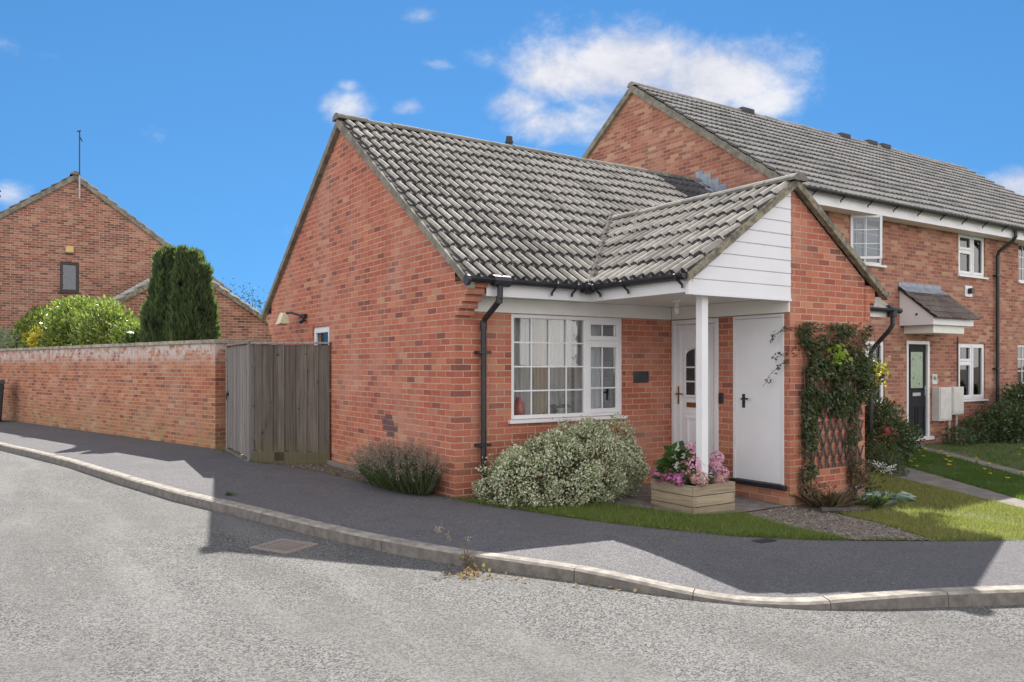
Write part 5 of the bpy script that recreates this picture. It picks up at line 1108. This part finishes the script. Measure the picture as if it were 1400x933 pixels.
# shrubs in front of the terrace
def bush(name, loc, label, balls, n, L, W, mat, group=None, stem=True, cat='shrub', **kw):
    B = plant(name, loc, label, cat, group); foliage(B, balls, n, L, W, mat, **kw)
    if stem: stems(B, loc, [(b[0], b[1], b[2] + b[5] * 0.5) for b in balls], 0.02, 0.008, 'bark')
    return B
bush('evergreen_shrub', (8.35, -0.10, -0.19), 'dark evergreen shrub beside the black downpipe and dark door', [(8.25, -0.15, 0.25, .5, .5, .48), (8.75, 0.2, 0.2, .5, .45, .42), (8.5, 0.15, 0.55, .42, .4, .34)], 5200, .07, .035, 'shrub', rough=0.12)
bush('low_shrub', (7.3, -0.6, -0.19), 'small grey-green shrub at the foot of the black downpipe', [(7.4, -0.6, -0.02, .32, .3, .26), (7.1, -0.9, -0.1, .25, .25, .18)], 1500, .05, .025, 'lavender', rough=0.1)
rb = plant('red_flowered_shrub', (7.75, -0.3, -0.19), 'slender shrub with a few red flowers behind the gable corner', 'shrub'); foliage(rb, [(7.8, -0.3, 0.15, .18, .18, .35)], 500, .06, .03, 'shrub')
C = np.stack([rng.normal(7.78, .06, 40), rng.normal(-.45, .06, 40), rng.normal(.40, .06, 40)], 1); V, F = leaves(C, rng.normal(size=C.shape), .05, .04); npmesh('flowers', V, F, MT['redpetal'], rb)
bush('evergreen_shrub', (14.6, 0.6, -0.19), 'large dark spreading shrub under the pale curtained ground window', [(14.3, 0.75, 0.2, .8, .5, .5), (15.2, 0.7, 0.42, .85, .55, .62), (16.1, 0.65, 0.25, .9, .6, .55), (15.3, 0.9, 0.75, .5, .35, .35)], 9000, .085, .04, 'shrub', rough=0.16)
bush('low_shrub', (13.3, 0.95, -0.18), 'straggly low shrub round the white meter pipes', [(12.7, 0.95, -0.05, .35, .3, .2), (13.6, 0.95, 0.08, .5, .35, .38)], 2200, .06, .03, 'shrub', rough=0.14)

# behind the garden wall
bush('laurel_shrub', (-2.0, 15.8, 0), 'big glossy light green laurel mounding above the garden wall', [(-1.40, 12.9, 1.65, .6, .9, .80), (-1.75, 14.6, 1.95, .75, 1.4, 1.1), (-2.25, 16.8, 2.05, .85, 1.6, 1.22), (-2.85, 18.9, 2.0, .80, 1.4, 1.05), (-3.0, 17.9, 1.6, .55, 1.2, .7)], 30000, .125, .05, 'laurel', rough=0.16, fs=1.8, shell=(.72, 1.05), upw=0.5, zmin=0.8)
bush('dark_laurel', (-1.3, 12.0, 0), 'darker green laurel bush between the light laurel and the cypress', [(-1.28, 12.2, 1.75, .45, .5, .55)], 2200, .14, .06, 'laurel_dark', rough=0.1, fs=2, zmin=0.9)
bush('golden_shrub', (-3.1, 17.2, 0), 'golden yellow leaved shrub peeping over the wall in front of the laurel', [(-3.10, 17.1, 2.05, .2, .5, .30), (-3.18, 17.8, 2.30, .2, .4, .30)], 700, .12, .07, 'yellowleaf', rough=0.06)
bush('silver_shrub', (-3.6, 19.3, 0), 'silvery green shrub overhanging the far end of the wall', [(-3.55, 18.6, 1.95, .32, .7, .45), (-3.85, 19.7, 2.0, .4, .7, .52), (-4.1, 20.6, 2.0, .4, .6, .5)], 3800, .10, .03, 'silverleaf', rough=0.1)

def cypress(loc, label, tops, n, mat='conifer'):
    T = plant('cypress_tree', loc, label, 'conifer', 'cypresses behind the garden wall'); C = []; D = []
    for (x, y, z1, r_, z0) in tops:
        k = int(n * r_ * (z1 - z0)); t = rng.uniform(0, 1, k) ** 0.85; a = rng.uniform(0, 6.28, k); prof = np.minimum(1.0, (1 - t) * 2.3) ** 0.85 * (0.86 + 0.14 * (1 - t))
        fl = 1 + 0.17 * np.sin(a * 5 + x * 9) * np.sin(t * 9 + a) ; rr_ = r_ * prof * fl * rng.uniform(0.80, 1.04, k) ** 0.7
        P = np.stack([x + rr_ * np.cos(a), y + rr_ * np.sin(a), z0 + (z1 - z0) * t], 1); C.append(P); D.append(np.stack([np.cos(a) * .35, np.sin(a) * .35, np.ones(k)], 1))
    C = np.concatenate(C); D = np.concatenate(D); f = nz(C * np.array([1, 1, .35]), 5.0, 2.2); C = C + unit(D * np.array([1, 1, 0])) * (f[:, None] * .13); C = C[f > -0.28]; D = D[f > -0.28]
    V, F = leaves(C, D + rng.normal(size=C.shape) * .22, 0.20, 0.055, .2); npmesh('crown', V, F, MT[mat], T)
    m = MB()
    for (x, y, z1, r_, z0) in tops: m.tube([(x, y, 0), (x, y, z0 + (z1 - z0) * .55), (x, y, z1 - .12)], [r_ * .14, r_ * .10, r_ * .02], 8); 
    m.build('trunk', MT['bark'], T, smooth=True); return T
cypress((-1.1, 10.9, 0), 'taller pointed dark cypress, left half of the clump above the wall', [(-1.15, 10.85, 4.06, .36, .1), (-0.97, 11.05, 3.95, .33, .2), (-1.28, 10.9, 3.45, .24, .2)], 9000)
cypress((-0.6, 10.5, 0), 'broad flat topped cypress, right half of the clump beside the gate', [(-0.80, 10.5, 3.90, .33, .1), (-0.60, 10.4, 3.84, .30, .1), (-0.42, 10.35, 3.55, .24, .1), (-0.30, 10.3, 3.1, .15, .1)], 9000)
cypress((-0.1, 11.6, 0), 'sparse dark cypress top poking out behind the right of the clump', [(-0.24, 11.5, 3.98, .24, .4), (-0.46, 11.8, 4.02, .18, .4)], 5200, 'shrub')

# distant trees
def fartree(loc, h, r_, label, n=1500):
    T = plant('distant_tree', loc, label, 'tree'); tips = []
    for i in range(16): a = random.uniform(0, 6.28); q = random.uniform(.3, 1) ** .5; tips.append((loc[0] + r_ * q * math.cos(a), loc[1] + r_ * q * math.sin(a), loc[2] + h * random.uniform(.62, 1)))
    stems(T, (loc[0], loc[1], loc[2]), tips, .16, .012, 'bark', name='trunk', bend=.5)
    C = np.concatenate([np.array(t) + rng.normal(size=(n // 16, 3)) * np.array([.34, .34, .42]) for t in tips]); V, F = leaves(C, rng.normal(size=C.shape), .13, .06); npmesh('crown', V, F, MT['farleaf'], T)
fartree((5.9, 32.0, 0), 4.75, 1.2, 'thin far tree showing between garage roof and bungalow gable')

# bin at the far end of the wall
BN = thing('wheelie_bin', (-4.14, 17.3, 0), 'black wheelie bin at the left picture edge against the wall end', 'bin')
m = MB(); bx_, by_ = -4.17, 17.3
m.add([(bx_ - .22, by_ - .25, .05), (bx_ + .22, by_ - .25, .05), (bx_ + .22, by_ + .22, .05), (bx_ - .22, by_ + .22, .05), (bx_ - .28, by_ - .33, 1.0), (bx_ + .28, by_ - .33, 1.0), (bx_ + .28, by_ + .3, 1.0), (bx_ - .28, by_ + .3, 1.0)], [(3, 2, 1, 0), (4, 5, 6, 7), (0, 1, 5, 4), (1, 2, 6, 5), (2, 3, 7, 6), (3, 0, 4, 7)]); m.build('body', MT['bin'], BN, bevel=.03)
m = MB(); m.prism([(bx_ - .3, by_ - .36, 1.0), (bx_ - .3, by_ + .36, 1.0), (bx_ - .3, by_ + .34, 1.05), (bx_ - .3, by_ - .1, 1.1), (bx_ - .3, by_ - .34, 1.04)], (.6, 0, 0)); m.build('lid', MT['bin'], BN, bevel=.015)
for s in (-.2, .2):
    m = MB(); m.tube([(bx_ + s - .03, by_ + .27, .1), (bx_ + s + .03, by_ + .27, .1)], .1, 14); m.build('wheel', MT['bin'], BN)

# gully grate, access cover
zr = zg(-2.25, -1.05) - 0.10
GR = thing('gully_grate', (-2.22, -1.02, zr), 'rusty iron gully grate set in the road by the kerb', 'drain')
a_ = math.atan2(-1.2 + 0.55, 0.38); gu_ = Vector((0.47, -0.88)).normalized(); gn_ = Vector((gu_.y, -gu_.x)); gfr2 = FR((-2.13, -0.87), tuple(gu_), tuple(gn_ if gn_.x < 0 else -gn_))
m = MB()
for (a, b, c, d) in ((-.22, .22, -.035, 0), (-.22, .22, .33, .365), (-.22, -.185, 0, .33), (.185, .22, 0, .33)): m.ubox(gfr2, a, b, c, d, zr - .03, zr + .010)
m.build('frame', MT['iron'], GR)
m = MB()
for i in range(7): u = .02 + i * .046; m.ubox(gfr2, -.185, .185, u, u + .018, zr - .03, zr + .008)
m.build('bars', MT['iron'], GR)
m = MB(); m.ubox(gfr2, -.185, .185, 0, .33, zr - .028, zr + .002); m.build('pit', MT['void'], GR)
m = MB(); zc = zg(1.51, -3.11); m.box(1.40, 1.62, -3.16, -3.05, zc - .02, zc + .006); tag(m.build('stopcock_cover', MT['void'], org=(1.51, -3.1, zc)), 'small dark stopcock cover set in the shaded pavement', 'cover')

# weeds at the kerb, leaf litter, chips
W1 = plant('kerb_weed', (-1.29, -2.42, -0.1), 'withered weed with a long bare stalk growing at the kerb joint', 'weed', 'weeds along the kerb')
m = MB(); m.tube([(-1.27, -2.42, -.14), (-1.30, -2.44, .02), (-1.40, -2.36, .12), (-1.47, -2.30, .18)], [.004, .004, .003, .002], 5); m.tube([(-1.27, -2.42, -.1), (-1.26, -2.43, .02), (-1.25, -2.42, .10)], .003, 5); m.build('stalk', MT['ivybrown'], W1)
C = np.concatenate([np.array([-1.46, -2.31, .17]) + rng.normal(size=(26, 3)) * .018, np.array([-1.40, -2.36, .12]) + rng.normal(size=(14, 3)) * .014, np.array([-1.25, -2.42, .09]) + rng.normal(size=(10, 3)) * .01]); V, F = leaves(C, rng.normal(size=C.shape), .018, .012); npmesh('seed_heads', V, F, MT['lavflower'], W1)
C = np.array([-1.27, -2.45, -.09]) + rng.normal(size=(40, 3)) * np.array([.04, .04, .03]); V, F = leaves(C, rng.normal(size=C.shape), .04, .02); npmesh('foliage', V, F, MT['ivybrown'], W1)
tuft('kerb_weed', (-2.12, 1.42, 0.0), 'tiny dark weed at the back of the kerb near the shadow corner', 'weed', 30, .07, .016, 'shrub', .7, .03, group='weeds along the kerb')
C = []
for i in range(105):
    if i < 75: x, y = random.gauss(-1.33, .10), random.gauss(-2.60, .06)
    else:
        s = random.random(); x, y = -1.3 + .85 * s + random.gauss(0, .03) - .10, -2.62 - .9 * s + random.gauss(0, .03) - .05
    C.append((x, y, zg(x, y) - .092 + random.uniform(0, .02)))
C = np.array(C); V, F = leaves(C, rng.normal(size=C.shape) * np.array([1, 1, .35]), .035, .026, .25); stuff(npmesh('fallen_leaves', V, F, MT['deadleaf']))
C = []
def chip_zone(poly, n, off):
    xs = [p[0] for p in poly]; ys = [p[1] for p in poly]; q = np.stack([rng.uniform(min(xs), max(xs), n * 4), rng.uniform(min(ys), max(ys), n * 4)], 1); q = q[inpoly(q, poly)][:n]
    return np.concatenate([q, (zgv(q) + off)[:, None]], 1)
C = np.concatenate([chip_zone([(-1.0, 4.5), (-.75, 3.9), (-.47, 2.6), (-.4, 1.5), (-.05, 1.5), (-.05, 3.8), (-.9, 4.5)], 420, .008), chip_zone([(2.42, -2.1), (3.4, -1.96), (3.5, -2.4), (3.42, -3.05), (3.1, -3.8), (2.36, -3.45), (2.26, -2.9)], 700, .008), chip_zone([(-1.5, 3), (-.6, 3), (1.5, -3), (2.2, -4.2), (1, -4), (-1, -2)], 22, .003)])
V, F = leaves(C, rng.normal(size=C.shape) * np.array([1, 1, .3]), .028, .018, .3); stuff(npmesh('stone_chips', V, F, MT['litter']))

# grass
def lawn(name, polys, n, L, W, mat, off=0.0, dry=None):
    P = []
    tot = []
    for poly in polys: P.append(chip_zone(poly, n, off))
    C = np.concatenate(P); f = nz(C, 1.6, 5.0); C = C[rng.uniform(size=len(C)) < np.clip(0.8 + f * 0.9, 0.25, 1)]
    D = np.stack([rng.normal(0, .55, len(C)), rng.normal(0, .55, len(C)), np.ones(len(C))], 1); D = unit(D); S = unit(np.cross(D, rng.normal(size=D.shape))) * W * .5; l = L * rng.uniform(.4, 1.0, (len(C), 1)) * np.where(rng.uniform(size=(len(C), 1)) < .08, 2.0, 1.15)
    V = np.stack([C - S, C + S, C + D * l], 1).reshape(-1, 3); F = np.arange(len(V)).reshape(-1, 3); return stuff(npmesh(name, V, F, MT[mat]))
verge = [(0.05, -0.12), (0.10, -0.46), (0.33, -1.0), (0.60, -1.62), (0.99, -2.26), (1.41, -2.80), (1.93, -3.2), (2.33, -3.43), (2.26, -2.9), (2.44, -2.04), (1.86, -1.95), (1.66, -1.57), (1.40, -1.0), (0.9, -1.02), (0.45, -0.85), (0.2, -0.5)]
lawn('verge_grass', [verge], 34000, .055, .007, 'grass')
front = [(3.55, -2.42), (3.44, -3.05), (3.13, -3.82), (4.05, -4.21), (5.0, -4.6), (5.92, -3.36), (6.46, -2.2), (7.20, -.54), (7.8, .5), (6.2, .3), (5.2, -1.4), (5.3, -2.0), (5.1, -2.3), (4.4, -2.45), (4.0, -2.55), (3.7, -2.5)]
lawn('lawn_grass', [front], 60000, .05, .007, 'grass_dry')
lush = [(8.9, .55), (7.48, -1.66), (6.55, -3.06), (5.58, -4.82), (6.2, -5.08), (6.86, -4.62), (8.78, -2.08), (10.72, .50), (11.2, 1.2), (9.2, 1.2)]
lush2 = [(12.3, 1.0), (11.6, .9), (9.5, -1.7), (7.45, -4.58), (7.1, -5.36), (11, -7), (17, -3), (17, .5), (14, .2)]
lawn('neighbour_grass', [lush, lush2], 34000, .065, .010, 'grass_lush')
# straggly blades along the pavement edge and kerb
ed = []
for a, b in zip(EDGE[9:18], EDGE[10:19]):
    for _ in range(80): s = random.random(); ed.append((a[0] + (b[0] - a[0]) * s + random.gauss(0, .02), a[1] + (b[1] - a[1]) * s + random.gauss(0, .02)))
for a, b in zip(EDGE[1:7], EDGE[2:8]):
    for _ in range(7):
        s = random.random(); q_ = (a[0] + (b[0] - a[0]) * s, a[1] + (b[1] - a[1]) * s)
        for _k in range(4): ed.append((q_[0] - 0.02 + random.gauss(0, .012), q_[1] + random.gauss(0, .03)))
for _ in range(60): ed.append((random.gauss(.0, .09), random.gauss(-.12, .12)))
ed = np.array(ed); C = np.concatenate([ed, zgv(ed)[:, None]], 1); D = np.stack([rng.normal(-.2, .5, len(C)), rng.normal(-.2, .5, len(C)), np.ones(len(C)) * .7], 1); V, F = leaves(C, D, .07, .007, .1, droop=.2); stuff(npmesh('edge_grass', V, F, MT['grass']))

# yellow flowers on the neighbour's grass
spots = [(9.2, -.25), (9.5, -.55), (9.05, -.75), (10.0, -.2), (9.7, -.9), (9.35, -1.1), (8.7, -1.0), (8.95, -1.45), (8.55, -1.6), (8.3, -1.2), (8.1, -1.9), (8.4, -2.2), (7.8, -2.3), (9.9, .25), (10.2, .3), (10.35, .05), (9.0, -.1), (7.9, -.9), (8.2, -.6), (8.6, -.45), (12.0, -.6), (12.6, -.9), (11.2, -.9), (10.9, -1.5)]
def flower(x, y):
    D0 = plant('yellow_flower', (x, y, zg(x, y)), 'small yellow flower in the deep green grass before the dark door', 'flower', "yellow flowers on the neighbour's grass")
    z = zg(x, y); m = MB(); m.tube([(x, y, z), (x + .01, y, z + .09)], .004, 5); m.build('stalk', MT['grass_lush'], D0)
    a = np.linspace(0, 2 * np.pi, 12, endpoint=False); C = np.tile(np.array([x + .01, y, z + .09]), (12, 1)); V, F = leaves(C, np.stack([np.cos(a), np.sin(a) - .3, np.full(12, .35)], 1), .034, .02, 0); npmesh('petals', V, F, MT['yellowpetal'], D0); return D0
f0 = flower(*spots[0])
for x, y in spots[1:]:
    c = copy_tree(f0); c.location = (x, y, zg(x, y)); c.rotation_euler = (0, 0, random.uniform(0, 6.28)); s_ = random.uniform(.8, 1.35); c.scale = (s_, s_, s_)

# ================================================================== CAMERA, SUN, SKY
TH = 33.5827
cam = bpy.data.cameras.new('Camera'); co_ = bpy.data.objects.new('Camera', cam); COL.objects.link(co_)
co_.location = (-4.575, -8.0656, 1.4833); co_.rotation_euler = (R(90), 0, R(-TH))
cam.sensor_fit = 'HORIZONTAL'; cam.sensor_width = 36; cam.lens = 36 * 1110 / 1400; cam.shift_y = 33.5 / 1400; cam.clip_end = 4000; cam.clip_start = 0.05
SC.camera = co_
sd_ = Vector((0.535, 0.79, 1.0)).normalized()
su = bpy.data.lights.new('Sun', 'SUN'); su.energy = 3.4; su.angle = R(0.53); su.color = (1.0, 0.955, 0.89)
so = bpy.data.objects.new('Sun', su); COL.objects.link(so); so.rotation_euler = (-sd_).to_track_quat('-Z', 'Y').to_euler(); so.location = (10, 10, 30)
W = bpy.data.worlds.new('World'); SC.world = W; W.use_nodes = True; t = W.node_tree; t.nodes.clear()
class WN(NT):
    def __init__(s): s.t = t
wn = WN(); out = wn.n('ShaderNodeOutputWorld'); bgn = wn.n('ShaderNodeBackground'); bgn.inputs[1].default_value = 0.115
sky = wn.n('ShaderNodeTexSky'); sky.sky_type = 'NISHITA'; sky.sun_disc = False
sky.sun_elevation = math.asin(sd_.z); sky.sun_rotation = math.atan2(sd_.x, sd_.y); sky.air_density = 1.0; sky.dust_density = 0.0; sky.ozone_density = 4.0; sky.altitude = 0
gen = wn.n('ShaderNodeTexCoord').outputs['Generated']
up = wn.n('ShaderNodeVectorMath'); up.operation = 'MULTIPLY_ADD'; wn.l(gen, up.inputs[0]); up.inputs[1].default_value = (1, 1, 0.70); up.inputs[2].default_value = (0, 0, 0.23)
upn = wn.n('ShaderNodeVectorMath'); upn.operation = 'NORMALIZE'; wn.l(up.outputs[0], upn.inputs[0])
if 'Vector' in sky.inputs: wn.l(upn.outputs[0], sky.inputs['Vector'])
skym = mix(wn, 1.0, sky.outputs[0], (0.175, 0.315, 0.375), 'MULTIPLY')
sep = wn.n('ShaderNodeSeparateXYZ'); wn.l(gen, sep.inputs[0])
az = math_(wn, 'ARCTAN2', sep.outputs[0], sep.outputs[1]); el = math_(wn, 'ARCSINE', sep.outputs[2])
def cloud(a, e, sa, se, k, acc):
    u = math_(wn, 'DIVIDE', math_(wn, 'SUBTRACT', az, R(a)), R(sa * 1.3)); v = math_(wn, 'DIVIDE', math_(wn, 'SUBTRACT', el, R(e)), R(se * 1.3))
    r2 = math_(wn, 'ADD', math_(wn, 'MULTIPLY', u, u), math_(wn, 'MULTIPLY', v, v)); g = math_(wn, 'MULTIPLY', math_(wn, 'EXPONENT', math_(wn, 'MULTIPLY', r2, -1.0)), k)
    return g if acc is None else math_(wn, 'MAXIMUM', acc, g)
# each cloud: azimuth, elevation, half width, half height (degrees), density
CL = [(36.67, 19.79, 3.34, 1.74, 0.85), (41.78, 19.86, 4.91, 2.41, 0.99), (46.76, 18.89, 4.49, 2.25, 0.99), (50.37, 17.25, 2.37, 1.09, 0.67), (43.79, 17.24, 7.02, 2.05, 0.76), (33.58, 17.74, 2.84, 1.45, 0.71), (36.16, 16.54, 4.17, 1.27, 0.71), (38.73, 15.54, 2.56, 0.82, 0.52), (21.87, 17.25, 1.78, 0.91, 0.62), (26.39, 17.46, 1.32, 0.61, 0.58), (22.12, 18.68, 0.79, 0.4, 0.44), (28.43, 20.29, 1.23, 0.41, 0.46), (27.31, 23.26, 1.12, 0.51, 0.48), (49.18, 20.98, 2.87, 0.45, 0.46), (31.62, 20.8, 1.24, 0.72, 0.48), (18.94, 16.05, 0.97, 0.5, 0.37), (65.82, 10.58, 2.59, 1.14, 0.84), (63.16, 11.86, 0.78, 0.4, 0.44), (1.53, 10.05, 1.19, 0.66, 0.53), (9.98, 14.67, 0.95, 0.57, 0.32), (2.09, 18.28, 2.25, 1.32, 0.12)]
acc = None
for c in CL: acc = cloud(*c, acc)
mp = wn.n('ShaderNodeMapping'); mp.inputs['Scale'].default_value = (1, 1, 1.5); wn.l(gen, mp.inputs[0])
n1 = noise(wn, mp.outputs[0], 9.0, 14, 0.64, 0.2); n2 = noise(wn, mp.outputs[0], 3.0, 8, 0.6, 0.2)
dens = math_(wn, 'ADD', acc, math_(wn, 'MULTIPLY', math_(wn, 'SUBTRACT', n1, 0.5), 1.7))
m1 = mrange(wn, dens, 0.22, 0.96)
# over-bright cloud added out of view behind the camera, as fill for shaded walls
dt = wn.n('ShaderNodeVectorMath'); dt.operation = 'DOT_PRODUCT'; wn.l(gen, dt.inputs[0]); dt.inputs[1].default_value = (math.sin(R(TH)), math.cos(R(TH)), 0.0)
away = mrange(wn, dt.outputs['Value'], 0.55, 0.15)
m2 = math_(wn, 'MULTIPLY', mrange(wn, n2, 0.32, 0.48), away)
m2 = math_(wn, 'MULTIPLY', m2, mrange(wn, sep.outputs[2], -0.10, -0.02))
mask = math_(wn, 'MINIMUM', math_(wn, 'MAXIMUM', math_(wn, 'MULTIPLY', m1, 0.92), m2), 1.0)
ccol = mix(wn, mrange(wn, n1, 0.35, 0.7), (2.05, 2.05, 2.25), (2.75, 2.70, 2.75))
fill = mix(wn, mrange(wn, sep.outputs[2], 0.75, 0.25), (3.2, 3.2, 3.4), (6.2, 6.0, 5.9))
ccol = mix(wn, away, ccol, fill)
skyc = mix(wn, mask, skym, ccol)
wn.l(skyc, bgn.inputs[0]); wn.l(bgn.outputs[0], out.inputs[0])
SC.view_settings.view_transform = 'Standard'; SC.view_settings.look = 'None'; SC.view_settings.gamma = 1.0; SC.view_settings.use_curve_mapping = False
SC.view_settings.exposure = 1.6
SC.render.film_transparent = False
SC.cycles.use_denoising = True; SC.cycles.max_bounces = 8; SC.cycles.transparent_max_bounces = 12; SC.cycles.sample_clamp_indirect = 6
